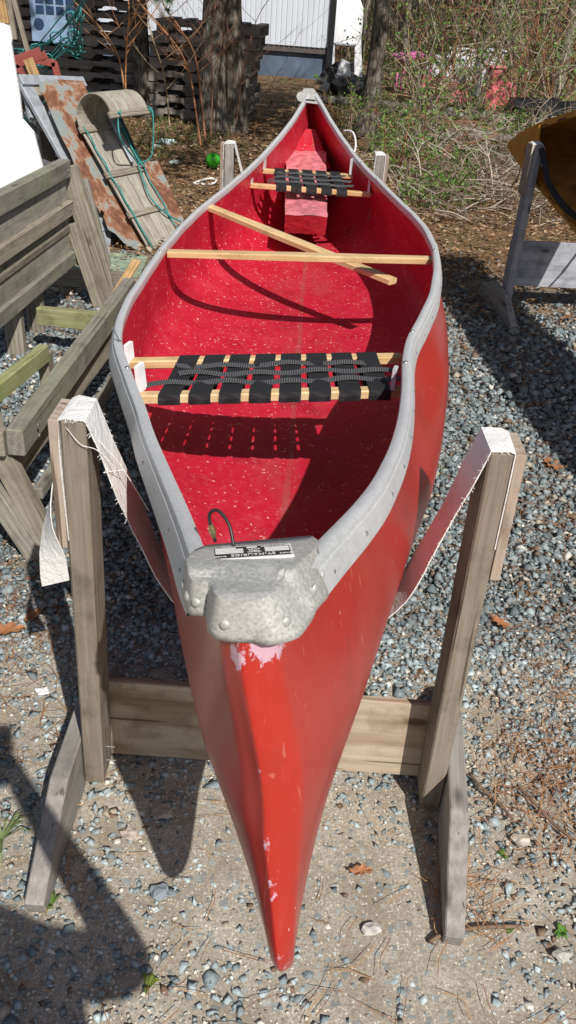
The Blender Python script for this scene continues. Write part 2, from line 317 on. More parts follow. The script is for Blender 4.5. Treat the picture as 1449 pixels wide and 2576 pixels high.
M_PAPER = plain('label_paper', (0.72, 0.71, 0.68), 0.5, 0, 0.06, 40); M_INK = plain('label_ink', (0.035, 0.025, 0.03), 0.5, 0, 0.2, 50)
M_TARPG = plain('pale_green_sheet', (0.30, 0.38, 0.27), 0.7, 0, 0.35, 9, 0.5)
M_TARP = plain('red_plastic', (0.70, 0.17, 0.18), 0.5, 0, 0.25, 5, 0.6); M_PINK = plain('pink_plastic', (0.80, 0.20, 0.45), 0.5)
M_FOAM = None

# ------------------------------------------------------------------ mesh helpers
class MB:
    def __init__(s): s.v = []; s.f = []; s.c = []; s.n = 0
    def add(s, vs, fs, col=None):
        o = s.n; s.v.extend([tuple(p) for p in vs]); s.n += len(vs)
        s.f.extend([tuple(i+o for i in f) for f in fs])
        if col is not None: s.c.extend([col]*len(vs))
    def tube(s, pts, rad, k=6, col=None, cap=True):
        pts = [Vector(p) for p in pts]; m = len(pts)
        if not hasattr(rad, '__len__'): rad = [rad]*m
        vs = []; up = Vector((0.13, 0.31, 0.94)).normalized()
        for i, p in enumerate(pts):
            t = (pts[min(i+1, m-1)]-pts[max(i-1, 0)])
            t = t.normalized() if t.length > 1e-9 else Vector((0, 0, 1))
            a = t.cross(up)
            if a.length < 0.05: a = t.cross(Vector((1, 0, 0)))
            a.normalize(); b = t.cross(a)
            for j in range(k):
                g = 2*math.pi*j/k; vs.append(p+(a*math.cos(g)+b*math.sin(g))*rad[i])
        fs = [(i*k+j, i*k+(j+1) % k, (i+1)*k+(j+1) % k, (i+1)*k+j) for i in range(m-1) for j in range(k)]
        if cap: fs += [tuple(range(k-1, -1, -1)), tuple(range((m-1)*k, m*k))]
        s.add(vs, fs, col)
    def box(s, lo, hi, col=None):
        x0, y0, z0 = lo; x1, y1, z1 = hi
        s.add([(x0, y0, z0), (x1, y0, z0), (x1, y1, z0), (x0, y1, z0), (x0, y0, z1), (x1, y0, z1), (x1, y1, z1), (x0, y1, z1)],
              [(0, 3, 2, 1), (4, 5, 6, 7), (0, 1, 5, 4), (1, 2, 6, 5), (2, 3, 7, 6), (3, 0, 4, 7)], col)
    def grid(s, P, col=None, closed=False):
        """P: rows x cols of points"""
        r, c = len(P), len(P[0]); vs = [p for row in P for p in row]; cc = c if closed else c-1
        s.add(vs, [(i*c+j, i*c+(j+1) % c, (i+1)*c+(j+1) % c, (i+1)*c+j) for i in range(r-1) for j in range(cc)], col)
    def build(s, name, mat, parent=None, smooth=False, M=None):
        me = bpy.data.meshes.new(name); me.from_pydata(s.v, [], s.f); me.update()
        if s.c:
            a = me.attributes.new('tint', 'FLOAT_COLOR', 'POINT')
            a.data.foreach_set('color', np.array([(*c, 1) for c in s.c], np.float32).ravel())
        return obj(name, me, mat, parent, smooth, M)
def obj(name, me, mat, parent=None, smooth=False, M=None):
    if mat and not me.materials: me.materials.append(mat)
    if smooth: me.polygons.foreach_set('use_smooth', [True]*len(me.polygons))
    o = bpy.data.objects.new(name, me); COL.objects.link(o)
    put(o, parent, M); return o
WM = {}
def put(o, parent=None, M=None):
    M = M or Matrix.Identity(4)
    WM[o.name] = M.copy()
    if parent is not None:
        o.parent = parent; o.matrix_parent_inverse = WM[parent.name].inverted()
    o.matrix_basis = M
def thing(name, label, cat, loc=(0, 0, 0), group=None):
    o = bpy.data.objects.new(name, None); COL.objects.link(o); o.empty_display_size = 0.1
    put(o, None, Matrix.Translation(Vector(loc))); tag(o, label, cat, group); return o
def tag(o, label=None, cat=None, group=None, kind=None):
    if label: o['label'] = label
    if cat: o['category'] = cat
    if group: o['group'] = group
    if kind: o['kind'] = kind
    return o
def copy_tree(o, parent=None):
    c = o.copy(); COL.objects.link(c)
    if parent is not None: c.parent = parent
    WM[c.name] = WM[o.name].copy()
    for ch in list(o.children): copy_tree(ch, c)
    return c
def frame(p0, p1, up):
    p0, p1, up = Vector(p0), Vector(p1), Vector(up); x = (p1-p0).normalized(); z = (up - x*up.dot(x)).normalized(); y = z.cross(x)
    M = Matrix.Identity(4)
    for i in range(3): M[i][0] = x[i]; M[i][1] = y[i]; M[i][2] = z[i]; M[i][3] = p0[i]
    return M, (p1-p0).length
def bevel_box(lo, hi, bev=0.002, cham=None):
    bm = bmesh.new(); x0, y0, z0 = lo; x1, y1, z1 = hi
    vs = [bm.verts.new(p) for p in [(x0, y0, z0), (x1, y0, z0), (x1, y1, z0), (x0, y1, z0), (x0, y0, z1), (x1, y0, z1), (x1, y1, z1), (x0, y1, z1)]]
    for f in [(0, 3, 2, 1), (4, 5, 6, 7), (0, 1, 5, 4), (1, 2, 6, 5), (2, 3, 7, 6), (3, 0, 4, 7)]: bm.faces.new([vs[i] for i in f])
    if bev: bmesh.ops.bevel(bm, geom=bm.edges[:], offset=bev, segments=1, affect='EDGES', profile=0.7)
    me = bpy.data.meshes.new('board'); bm.to_mesh(me); bm.free(); return me
def board(name, p0, p1, w_, t, mat, parent=None, up=(0, 0, 1), bev=0.003, extra=0.0):
    """a board from p0 to p1: t thick along 'up', w_ wide across it"""
    M, L = frame(p0, p1, up)
    me = bevel_box((-extra, -w_/2, -t/2), (L+extra, w_/2, t/2), bev); me.name = name
    return obj(name, me, mat, parent, False, M)
def prism(name, poly, t, mat, parent=None, M=None, bev=0.0):
    """poly in local XY, thickness t along +Z"""
    bm = bmesh.new(); vs = [bm.verts.new((x, y, 0)) for x, y in poly]; f = bm.faces.new(vs)
    r = bmesh.ops.extrude_face_region(bm, geom=[f]); bmesh.ops.translate(bm, verts=[g for g in r['geom'] if isinstance(g, bmesh.types.BMVert)], vec=(0, 0, t))
    bmesh.ops.recalc_face_normals(bm, faces=bm.faces[:])
    if bev: bmesh.ops.bevel(bm, geom=bm.edges[:], offset=bev, segments=1, affect='EDGES')
    me = bpy.data.meshes.new(name); bm.to_mesh(me); bm.free(); return obj(name, me, mat, parent, False, M)
def sm(t): t = min(1, max(0, t)); return t*t*(3-2*t)
def catmull(pts, n=8):
    P = [Vector(p) for p in pts]; P = [2*P[0]-P[1]]+P+[2*P[-1]-P[-2]]; out = []
    for i in range(1, len(P)-2):
        for k in range(n):
            t = k/n; a, b, c, d = P[i-1], P[i], P[i+1], P[i+2]
            out.append(0.5*((2*b)+(c-a)*t+(2*a-5*b+4*c-d)*t*t+(3*b-a-3*c+d)*t**3))
    out.append(P[-2]); return out
def ribbon(mb, pts, wdir, width, thick, col=None, rag=0.0):
    """flat band along pts; wdir = vector (or list) across the band"""
    rows = []
    for i, p in enumerate(pts):
        p = Vector(p); wd = Vector(wdir[i] if isinstance(wdir, list) else wdir).normalized()
        t = (Vector(pts[min(i+1, len(pts)-1)])-Vector(pts[max(i-1, 0)])).normalized(); nn = t.cross(wd).normalized()
        a = width/2*(1+rag*random.uniform(-1, 1)); b = width/2*(1+rag*random.uniform(-1, 1))
        rows.append([p-wd*a-nn*thick/2, p+wd*b-nn*thick/2, p+wd*b+nn*thick/2, p-wd*a+nn*thick/2])
    mb.grid(rows, col, closed=True)
    n = mb.n; mb.f += [(n-4*len(rows)+3, n-4*len(rows)+2, n-4*len(rows)+1, n-4*len(rows)), (n-4, n-3, n-2, n-1)]

# ------------------------------------------------------------------ ground and sky-side terrain
def ground():
    xs = np.concatenate([np.linspace(-120, -8, 22), np.linspace(-7.5, 7.5, 151), np.linspace(8, 120, 22)])
    ys = np.concatenate([np.linspace(-40, -1.5, 12), np.linspace(-1, 6, 141), np.linspace(6.1, 20, 100), np.linspace(21, 170, 26)])
    P = []
    for y in ys:
        row = []
        for x in xs:
            z = gz(y) if y < 20 else gz(20)+0.0*(y-20)
            if y > 26: z += 1.6*sm((y-26)/16)
            if abs(x) < 7.6 and -1.1 < y < 20:
                z += 0.010*(noise.noise(Vector((x*1.3, y*1.3, 0))))+0.005*noise.noise(Vector((x*9, y*9, 3)))
                if y > 5.5: z += 0.05*noise.noise(Vector((x*0.9, y*0.9, 5)))*min(1, (y-5.5)/2)
            row.append((x, y, z-0.004))
        P.append(row)
    mb = MB(); mb.grid(P); o = mb.build('ground', M_GROUND, None, True); tag(o, kind='structure')
ground()

# crushed stone: real stones, one joined mesh (nobody could count them)
def stone_field():
    base = bmesh.new(); bmesh.ops.create_icosphere(base, subdivisions=1, radius=1.0)
    bv = np.array([v.co[:] for v in base.verts]); bf = np.array([[v.index for v in f.verts] for f in base.faces]); base.free()
    pts = []
    def fill(x0, x1, y0, y1, dens, size, keep):
        n = int((x1-x0)*(y1-y0)*dens); X = RNG.uniform(x0, x1, n); Y = RNG.uniform(y0, y1, n)
        sz = size*RNG.lognormal(0, 0.33, n)
        for x, y, s_ in zip(X, Y, sz):
            if abs(x) > 0.42*y+0.55: continue
            if RNG.random() < keep(x, y): pts.append((x, y, s_))
    def nz(x, y, f, o): return 0.5+0.5*noise.noise(Vector((x*f, y*f, o)))
    def mixed(x, y):    # stone thins out into sand near the camera
        lim = 1.75 + 0.5*(nz(x, y, 1.8, 2)-0.5) - (0.55 if x > 0.62 else 0)*sm((x-0.5)/0.3)
        return 0.20 + 0.80*sm((y-lim)/0.35+0.5)*(0.5+0.5*sm(nz(x, y, 2.4, 9)*2.2))
    fill(-1.6, 1.7, 0.35, 2.3, 9500, 0.0078, mixed)
    fill(-1.6, 1.7, 0.35, 2.3, 3000, 0.0035, lambda x, y: 0.85)
    fill(-2.0, 2.2, 2.3, 3.6, 8000, 0.0098, lambda x, y: 0.9 if nz(x, y, 1.6, 4) > 0.3 else 0.5)
    fill(-2.7, 2.9, 3.6, 6.4, 4600, 0.0118, lambda x, y: (0.85 if nz(x, y, 1.2, 4) > 0.36 else 0.35)*(1-0.92*sm((y-4.7+0.5*nz(x, y, 2, 1))/1.1)))
    ALL = np.array(pts); near = ALL[:, 1] < 2.2
    ob = np.array([(1, 0, 0), (0.1, 1, 0), (-1, 0.1, 0), (0, -1, 0.1), (0.2, 0.1, 0.95), (-0.1, 0, -0.9)], float); of = np.array([(0, 1, 4), (1, 2, 4), (2, 3, 4), (3, 0, 4), (1, 0, 5), (2, 1, 5), (3, 2, 5), (0, 3, 5)])
    VV, FF, CC, off = [], [], [], 0
    for P, bv_, bf_ in ((ALL[near], ob, of), (ALL[~near], ob, of)):
        n = len(P); nvv = len(bv_)
        sq = RNG.uniform(0.6, 1.25, (n, 3)); sq[:, 2] *= np.where(P[:, 1] < 1.7, 0.34, 0.66)
        amp = 0.46 if nvv == 12 else 0.34
        V = (bv_[None, :, :]+RNG.uniform(-1, 1, (n, nvv, 3))*amp*0.75)*(1+RNG.uniform(-amp, amp*0.7, (n, nvv, 1)))*sq[:, None, :]*P[:, 2][:, None, None]*1.2
        a = RNG.uniform(0, 6.283, n); tl = RNG.normal(0, 0.4, n); ca, sa, ct, st = np.cos(a), np.sin(a), np.cos(tl), np.sin(tl)
        y2 = V[:, :, 1]*ct[:, None]-V[:, :, 2]*st[:, None]; z2 = V[:, :, 1]*st[:, None]+V[:, :, 2]*ct[:, None]; x2 = V[:, :, 0]
        X = x2*ca[:, None]-y2*sa[:, None]+P[:, 0][:, None]; Y = x2*sa[:, None]+y2*ca[:, None]+P[:, 1][:, None]
        deep = np.clip((P[:, 1]-1.6)/0.6, 0, 1)
        lift = P[:, 2]*(-0.22*(1-deep)+0.10+RNG.uniform(0, 0.85, n)*deep)
        Z = z2+lift[:, None]+(0.006*np.maximum(0, P[:, 1]-5.5))[:, None]
        VV.append(np.stack([X, Y, Z], 2).reshape(-1, 3)); FF.append((bf_[None]+nvv*np.arange(n)[:, None, None]).reshape(-1)+off); off += n*nvv
        t = RNG.random((n, 1)); col = np.array([0.13, 0.16, 0.17])*(1-t)+np.array([0.36, 0.42, 0.43])*t**1.3
        col = col*np.where(P[:, 1:2] < 1.9, 1.45, 1.0)
        k = RNG.random(n); col[k > 0.93] = np.array([0.42, 0.37, 0.29]); col[k > 0.975] = np.array([0.66, 0.64, 0.58]); col[k < 0.05] = np.array([0.20, 0.14, 0.10])
        cs = np.array([0.50, 0.47, 0.40])*RNG.uniform(0.5, 1.6, (n, 1)); mixm = (P[:, 2] < 0.006) & (RNG.random(n) > 0.3) & (P[:, 1] < 2.0); col[mixm] = cs[mixm]
        CC.append(np.repeat(col, nvv, 0))
    verts = np.concatenate(VV); faces = np.concatenate(FF); cc = np.concatenate(CC); cc = np.concatenate([cc, np.ones((len(cc), 1))], 1).astype(np.float32); nf = len(faces)//3
    me = bpy.data.meshes.new('gravel'); me.vertices.add(len(verts)); me.vertices.foreach_set('co', verts.astype(np.float32).ravel())
    me.loops.add(nf*3); me.loops.foreach_set('vertex_index', faces.astype(np.int32)); me.polygons.add(nf)
    me.polygons.foreach_set('loop_start', np.arange(0, nf*3, 3, dtype=np.int32)); me.polygons.foreach_set('loop_total', np.full(nf, 3, np.int32))
    me.update(calc_edges=True)
    at = me.attributes.new('tint', 'FLOAT_COLOR', 'POINT'); at.data.foreach_set('color', cc.ravel())
    o = obj('gravel', me, M_STONE); tag(o, kind='stuff', label='blue grey crushed stone spread over the sandy yard', cat='gravel')
    print('stones', len(ALL), 'tris', nf)
stone_field()

def needles_and_leaves():
    mb = MB()
    def needle(x, y, z, ang, L):
        d = Vector((math.cos(ang), math.sin(ang), random.uniform(-0.05, 0.12))); pz = Vector((x, y, z)); s_ = Vector((-d.y, d.x, 0))*0.0008*(1+0.30*max(0, y-2))
        bend = s_.normalized()*L*random.uniform(-0.12, 0.12); q = pz+d*L*0.5+bend; r = pz+d*L
        c = random.choice([(0.42, 0.20, 0.08), (0.34, 0.15, 0.06), (0.50, 0.29, 0.13), (0.24, 0.11, 0.06)])
        mb.add([pz-s_, pz+s_, q+s_, q-s_, r+s_*0.5, r-s_*0.5], [(0, 1, 2, 3), (3, 2, 4, 5)], c)
    clusters = [(0.66, 1.42, 0.14, 110), (0.78, 1.62, 0.2, 130), (0.60, 1.28, 0.12, 60), (0.42, 1.05, 0.07, 50), (0.9, 1.9, 0.25, 110), (-0.75, 1.9, 0.2, 110), (-0.62, 1.5, 0.2, 60), (0.7, 2.6, 0.4, 120), (1.1, 3.0, 0.4, 160), (-0.1, 2.1, 0.5, 100), (1.0, 2.3, 0.3, 80)]
    for cx, cy, r, n in clusters:
        for _ in range(n):
            a = random.uniform(0, 6.283); q = r*math.sqrt(random.random())
            needle(cx+q*math.cos(a), cy+q*math.sin(a)*1.2, 0.012+random.random()*0.012, random.gauss(0.6, 1.2), random.uniform(0.05, 0.12))
    for _ in range(1500):
        y = 0.5+4.8*random.random()**0.8; x = random.uniform(-1, 1)*(0.42*y+0.35); needle(x, y, 0.012+random.random()*0.014, random.uniform(0, 6.28), random.uniform(0.04, 0.12))
    for _ in range(9000):
        y = random.uniform(3.8, 8.5); x = random.uniform(-1, 1)*(0.42*y+0.3)
        if random.random() < 0.35+0.65*sm((y-3.8)/1.6): needle(x, y, gz(y)+0.014+random.random()*0.015, random.uniform(0, 6.28), random.uniform(0.06, 0.15))
    o = mb.build('pine_needles', M_LEAFLIT); tag(o, 'orange brown pine needles fallen over the gravel', 'pine needles', kind='stuff')
    mb = MB()
    for _ in range(26000):
        y = 4.9+9.5*random.random()**1.25; x = random.uniform(-1, 1)*(0.42*y+0.4)
        if y < 6.2 and x < 0.3 and random.random() < 0.5: continue
        if y < 5.6 and random.random() < 0.6: continue
        s_ = random.uniform(0.010, 0.028)*(1+0.04*(y-5)); a = random.uniform(0, 6.283); t1, t2 = random.uniform(-0.7, 0.7), random.uniform(-0.7, 0.7)
        u = Vector((math.cos(a), math.sin(a), t1*0.6)); v = Vector((-math.sin(a), math.cos(a), t2*0.6)); p = Vector((x, y, gz(y)+0.02+random.random()*0.035)); cup = Vector((0, 0, s_*random.uniform(-0.3, 0.5)))
        c = random.choice([(0.22, 0.12, 0.06), (0.34, 0.21, 0.11), (0.46, 0.33, 0.20), (0.13, 0.075, 0.045), (0.27, 0.15, 0.085), (0.36, 0.25, 0.15), (0.16, 0.10, 0.06)])
        mb.add([p-u*s_+cup, p-v*s_*0.5, p+u*s_+cup, p+v*s_*0.5], [(0, 1, 2, 3)], c)
    o = mb.build('leaf_litter', M_LEAFLIT); tag(o, 'brown fallen leaves covering the ground at the edge of the wood', 'leaf litter', kind='stuff')
needles_and_leaves()

# ------------------------------------------------------------------ the red canoe
MIDY, HALF = 2.92, 2.335
def tab(rows, sig=0.045):
    ys = np.linspace(0.55, 5.4, 1400); a = np.array(rows); v = np.interp(ys, a[:, 0], a[:, 1])
    k = int(3*sig/(ys[1]-ys[0])); g = np.exp(-0.5*(np.arange(-k, k+1)*(ys[1]-ys[0])/sig)**2); g /= g.sum()
    e0 = 2*v[0]-v[1:k+1][::-1]; e1 = 2*v[-1]-v[-k-1:-1][::-1]
    s_ = np.convolve(np.concatenate([e0, v, e1]), g, 'valid'); return lambda y: float(np.interp(y, ys, s_))
GL = tab([(0.55, 0.0), (0.655, -0.058), (0.72, -0.083), (0.82, -0.108), (1.014, -0.164), (1.244, -0.236), (1.479, -0.304), (1.713, -0.379), (1.948, -0.452), (2.15, -0.486), (2.313, -0.50), (2.609, -0.505), (2.897, -0.502), (3.262, -0.479), (3.553, -0.439), (3.86, -0.371), (4.191, -0.292), (4.575, -0.202), (4.863, -0.135), (5.081, -0.090), (5.20, -0.068), (5.262, -0.055), (5.4, 0.0)])
GR = tab([(0.55, -0.06), (0.655, -0.018), (0.72, 0.012), (0.84, 0.049), (0.917, 0.080), (1.051, 0.124), (1.228, 0.167), (1.461, 0.208), (1.707, 0.236), (1.859, 0.248), (2.026, 0.275), (2.206, 0.322), (2.463, 0.382), (2.75, 0.425), (2.999, 0.443), (3.279, 0.434), (3.518, 0.395), (3.888, 0.316), (4.257, 0.221), (4.671, 0.120), (4.977, 0.045), (5.15, 0.0), (5.262, -0.038), (5.4, -0.09)])
ML = tab([(0.55, 0.05), (0.655, -0.001), (0.70, -0.044), (0.77, -0.080), (0.92, -0.124), (1.05, -0.160), (1.21, -0.200), (1.5, -0.285), (1.9, -0.42), (2.2, -0.475), (2.6, -0.505), (3.0, -0.505), (3.5, -0.455), (4.0, -0.345), (4.4, -0.25), (4.8, -0.15), (5.1, -0.08), (5.262, -0.03), (5.4, 0.02)])
MR = tab([(0.55, -0.01), (0.655, 0.029), (0.70, 0.057), (0.80, 0.088), (0.90, 0.122), (1.26, 0.213), (1.43, 0.255), (1.66, 0.322), (1.9, 0.372), (2.25, 0.432), (2.65, 0.477), (3.2, 0.495), (3.6, 0.455), (4.0, 0.36), (4.4, 0.26), (4.8, 0.15), (5.1, 0.07), (5.262, 0.0), (5.4, -0.05)])
KX = tab([(0.55, 0.046), (0.9, 0.034), (1.6, 0.0), (3.0, -0.012), (4.3, -0.005), (5.4, 0.0)], 0.2)
def sheer(y): return 0.85+0.27*min(1.0, abs((y-MIDY)/HALF))**2.6
def zg(y, x): return sheer(y)+0.06*x
STEM = [(0.0, 0.76), (0.008, 0.70), (0.022, 0.655), (0.045, 0.618), (0.07, 0.598), (0.10, 0.588), (0.14, 0.583), (0.2, 0.586), (0.35, 0.602), (0.6, 0.620), (0.85, 0.640), (1.0, 0.655)]
def ystem(h): return float(np.interp(h, [a for a, b in STEM], [b for a, b in STEM]))
def hull_pt(s_, h, side, inset=0.0):
    """s_ 0 bow .. 1 stern; h 0 keel .. 1 gunwale; side -1 left, +1 right"""
    y0 = ystem(h); y1 = 5.917-y0; y = y0*(1-s_)+y1*s_
    ye = 0.655+(y-y0)/(y1-y0)*4.607
    g = GL(ye) if side < 0 else GR(ye); m_ = ML(ye) if side < 0 else MR(ye)
    cx = KX(ye)
    # both edges taper onto the rounded stem line
    tip = min(ye-0.655, 5.262-ye); e = math.sqrt(min(1, max(0, tip)/(0.010+0.016*min(1, h*1.5))))
    topc = -0.041+0.012*sm((ye-1)/2)
    if ye > 3: topc = -0.045
    cg = topc; cm = 0.5*(topc+cx)
    if e < 1: g = cg+(g-cg)*e; m_ = cm+(m_-cm)*e
    full = sm(min(ye-0.7, 5.2-ye)/1.5)
    a = 1.15+1.6*full; b_ = 1.1+1.25*full
    if h < 0.5:
        t = h/0.5; fr = (1-(1-t)**a)**(1/b_); cl = cx*(1-t)+cm*t
        x = cl+(m_-cm)*fr
        x += side*0.011*math.sqrt(min(1, h/0.012))*(1-t)**2*(1-full)*e
    else:
        t = (h-0.5)/0.5; x = m_+(g-m_)*sm(t)
    zk = 0.492+0.008*(abs(ye-MIDY)/HALF)**4
    z = zk+(zg(ye, g)-zk)*h
    if inset:
        x -= side*inset*min(1, tip/0.05); z += inset*(1-sm(h/0.25))
        y += inset*(1 if s_ < 0.5 else -1)*(1-sm(tip/0.1))*1.5
    return (x, y, z)
NS, NH = 150, 30
SS = [0.5-0.5*math.cos(math.pi*i/(NS-1)) for i in range(NS)]; HH = [(j/(NH-1))**1.7 for j in range(NH)]
def hull_mesh(name, mat, inset, par, top=1.0):
    P = [[hull_pt(s_, h*top, -1, inset) for h in reversed(HH)]+[hull_pt(s_, h*top, 1, inset) for h in HH[1:]] for s_ in SS]
    mb = MB(); mb.grid(P); o = mb.build(name, mat, par, True)
    if not inset:
        wv = []
        for row in P:
            for (x, y, z) in row:
                st = max(0, 1-(y-ystem(min(1, max(0, (z-0.5)/0.62))))/0.022)                      # the cutwater
                cap = sm(1.5-abs(z-1.055)/0.055)*sm(1.5-(y-0.62)/0.07)*(1 if x > -0.052 else 0.35)
                low = max(0, 1-(z-0.50)/0.10)*max(0, 1-(y-0.55)/0.35)
                bil = 0.8*max(0, 1-abs(z-0.70)/0.10)*max(0, 1-abs(y-2.0)/0.35)*(1 if x > 0.3 else 0)
                wv.append(max(0.50*st, 0.66*cap, 0.62*low, 0.62*bil))
        a = o.data.attributes.new('wear', 'FLOAT', 'POINT'); a.data.foreach_set('value', wv)
    return o
canoe = thing('canoe', 'red canoe with aluminium gunwales and webbed seats resting in cloth slings', 'canoe', (0, 2.9, 0))
hull_mesh('hull', M_OUT, 0.0, canoe)
hull_mesh('hull_interior', M_IN, 0.006, canoe, 0.995)

PROF = [(-0.008, -0.020), (-0.0105, -0.003), (-0.0085, 0.0045), (-0.003, 0.0075), (0.005, 0.0075), (0.0105, 0.0045), (0.0125, -0.001), (0.0130, -0.006), (0.0148, -0.0068), (0.0235, -0.032), (0.0248, -0.044), (0.0222, -0.0445), (0.006, -0.030)]
def gunwale(side):
    rows = []; path = []
    for i in range(170):
        ya = 0.712 if side < 0 else 0.728; y = ya+(5.235-ya)*i/169; g = GL(y) if side < 0 else GR(y); path.append(Vector((g, y, zg(y, g))))
    for i, p in enumerate(path):
        t = (path[min(i+1, 169)]-path[max(i-1, 0)]).normalized(); o_ = Vector((t.y, -t.x, 0)).normalized()
        if o_.x*side < 0: o_ = -o_
        o_ = (o_+Vector((0, 0, 0.06*o_.x))).normalized()
        dn_ = 0.0004*math.sin(i*0.63)+0.0003*math.sin(i*0.31+1)
        rows.append([p+o_*(a+dn_)+Vector((0, 0, b+dn_)) for a, b in PROF])
    mb = MB(); mb.grid(rows, closed=True); g = mb.build('gunwale', M_ALU, canoe, True); g.data.set_sharp_from_angle(angle=R(32))
    # rivets along the flange
    rb = MB(); prof = [(0.0001, 0.0022), (0.0025, 0.0019), (0.004, 0.0)]
    rv = [[(r*math.cos(q*math.pi/4), r*math.sin(q*math.pi/4), z) for q in range(8)] for r, z in reversed(prof)]; rb.grid(rv, closed=True)
    proto = None
    for k in range(30):
        i = int(3+k*5.6); p = path[i]; t = (path[i+1]-path[i-1]).normalized(); o_ = Vector((t.y, -t.x, 0)).normalized()
        if o_.x*side < 0: o_ = -o_
        q = p+o_*0.0208+Vector((0, 0, -0.024)); nrm = (o_+Vector((0, 0, 0.25))).normalized()
        Mx = nrm.to_track_quat('Z', 'Y').to_matrix().to_4x4(); Mx.translation = q
        if proto is None: proto = rb.build('rivet', M_STEEL, g, True, Mx)
        else:
            r_ = proto.copy(); COL.objects.link(r_); r_.matrix_basis = Mx
    return g, path
gl, pathL = gunwale(-1); gr, pathR = gunwale(1)
def bolt(x, y, z, par, r=0.006):
    mb = MB(); mb.grid([[(a*math.cos(q*math.pi/5), a*math.sin(q*math.pi/5), h) for q in range(10)] for a, h in ((r, 0), (r, 0.001), (r*0.8, 0.0028), (r*0.3, 0.0038), (0.0001, 0.004))], closed=True)
    return mb.build('bolt_head', M_STEEL, par, True, Matrix.Translation(Vector((x, y, z))))
for y in (1.72, 1.93, 2.86, 4.03, 4.28): bolt(GL(y)+0.002, y, zg(y, GL(y))+0.007, gl)
for y in (1.80, 2.06, 2.92, 3.99, 4.24): bolt(GR(y)-0.002, y, zg(y, GR(y))+0.007, gr)
# bent nail through the left gunwale
mb = MB(); a = Vector((GL(1.92)+0.004, 1.92, zg(1.92, GL(1.92))+0.008)); bq = a+Vector((-0.022, 0.03, 0.022)); mb.tube([a, bq], 0.0018, 6); mb.tube([bq, bq+(bq-a).normalized()*0.0015], 0.0042, 8)
mb.build('nail', M_STEEL, gl)

# bow cap: cast deck plate folded over both gunwales
OUTL = [(-0.106, 0.735), (-0.103, 0.722), (-0.099, 0.708), (-0.093, 0.695), (-0.083, 0.691), (-0.076, 0.692), (-0.071, 0.685), (-0.068, 0.666), (-0.062, 0.655), (-0.046, 0.652), (-0.028, 0.652), (-0.015, 0.658), (-0.004, 0.678), (0.006, 0.702), (0.017, 0.730), (0.027, 0.758), (0.036, 0.786)]
BACK = [(0.036, 0.786), (0.037, 0.806), (0.030, 0.820), (-0.030, 0.801), (-0.090, 0.780), (-0.101, 0.764), (-0.106, 0.735)]
def captop(x, y):
    z = sheer(max(0.66, y))+0.06*x+0.015
    z -= 0.007*sm((0.712-y)/0.012)
    return z
def deck_cap(flip, par):
    out = [Vector((a, b, 0)) for a, b in OUTL]; o2 = []
    for i in range(len(out)-1):
        for k in range(4): o2.append(out[i].lerp(out[i+1], k/4))
    o2.append(out[-1])
    for _ in range(1): o2 = [o2[0]]+[(o2[i-1]+o2[i]*2+o2[i+1])/4 for i in range(1, len(o2)-1)]+[o2[-1]]
    bk = [Vector((a, b, 0)) for a, b in BACK]
    n = len(o2); bl = [0]; 
    for i in range(1, len(bk)): bl.append(bl[-1]+(bk[i]-bk[i-1]).length)
    rows = []
    for i, e in enumerate(o2):
        f = i/(n-1); d = (1-f)*bl[-1]; j = max(k for k in range(len(bk)-1) if bl[k] <= d+1e-9); c = bk[j].lerp(bk[j+1], (d-bl[j])/(bl[j+1]-bl[j]))
        nb = (o2[min(i+1, n-1)]-o2[max(i-1, 0)]).normalized(); nrm = Vector((nb.y, -nb.x, 0))
        if nrm.dot(e-Vector((-0.02, 0.80, 0))) < 0: nrm = -nrm
        row = []
        for q in (0, 0.15, 0.3, 0.45, 0.6, 0.72, 0.82, 0.9, 0.96, 1.0):
            p = c.lerp(e, q); p.z = captop(p.x, p.y)-0.002*q**12; row.append(p)
        nose = max(0, 1-abs(f-0.56)/0.36)
        drop = 0.034+0.014*sm(nose*1.4)+0.012*sm((f-0.8)/0.2)+0.010*sm((0.35-f)/0.2)
        top = row[-1]
        for q in (0.12, 0.3, 0.6, 0.85, 1.0):
            row.append(Vector((top.x, top.y, top.z-drop*q))+nrm*((0.0035+0.026*sm((f-0.62)/0.12)*(1-0.5*sm((f-0.9)/0.1)))*(q if f > 0.62 else q**0.8)+0.003*nose*q))
        rows.append(row)
    if flip:
        def fx(p):
            y = 5.917-p.y; yy = min(5.235, max(3, y)); u = max(0.66, p.y)
            cx0 = -0.02; w0 = 0.5*(GR(u)-GL(u))+0.024; cx1 = 0.5*(GL(yy)+GR(yy)); w1 = 0.5*(GR(yy)-GL(yy))+0.024
            return Vector((cx1+(p.x-cx0)*1.0, y+0.015, p.z+0.06*(cx1-cx0)+0.002+0.03*sm((0.78-p.y)/0.12)))
        rows = [[fx(p) for p in r_] for r_ in rows]
    mb = MB(); mb.grid(rows); o = mb.build('deck_plate', M_CAST, par, True)
    o.data.set_sharp_from_angle(angle=R(26)); md = o.modifiers.new('thick', 'SOLIDIFY'); md.thickness = 0.003; md.offset = 0
    return o, rows
def CP(u, v):
    y = 0.640+0.2*u; x = -0.025+v*0.095*(0.5+0.5*u); return Vector((x, y, captop(x, y)))
cap, CR_ = deck_cap(False, canoe); cap2, _ = deck_cap(True, canoe)
mb = MB(); mb.tube([(-0.075, 5.10, sheer(5.1)+0.015), (-0.045, 5.098, sheer(5.1)+0.0165), (-0.02, 5.10, sheer(5.1)+0.016)], 0.004, 6); mb.build('slot', M_BLACK, cap2)
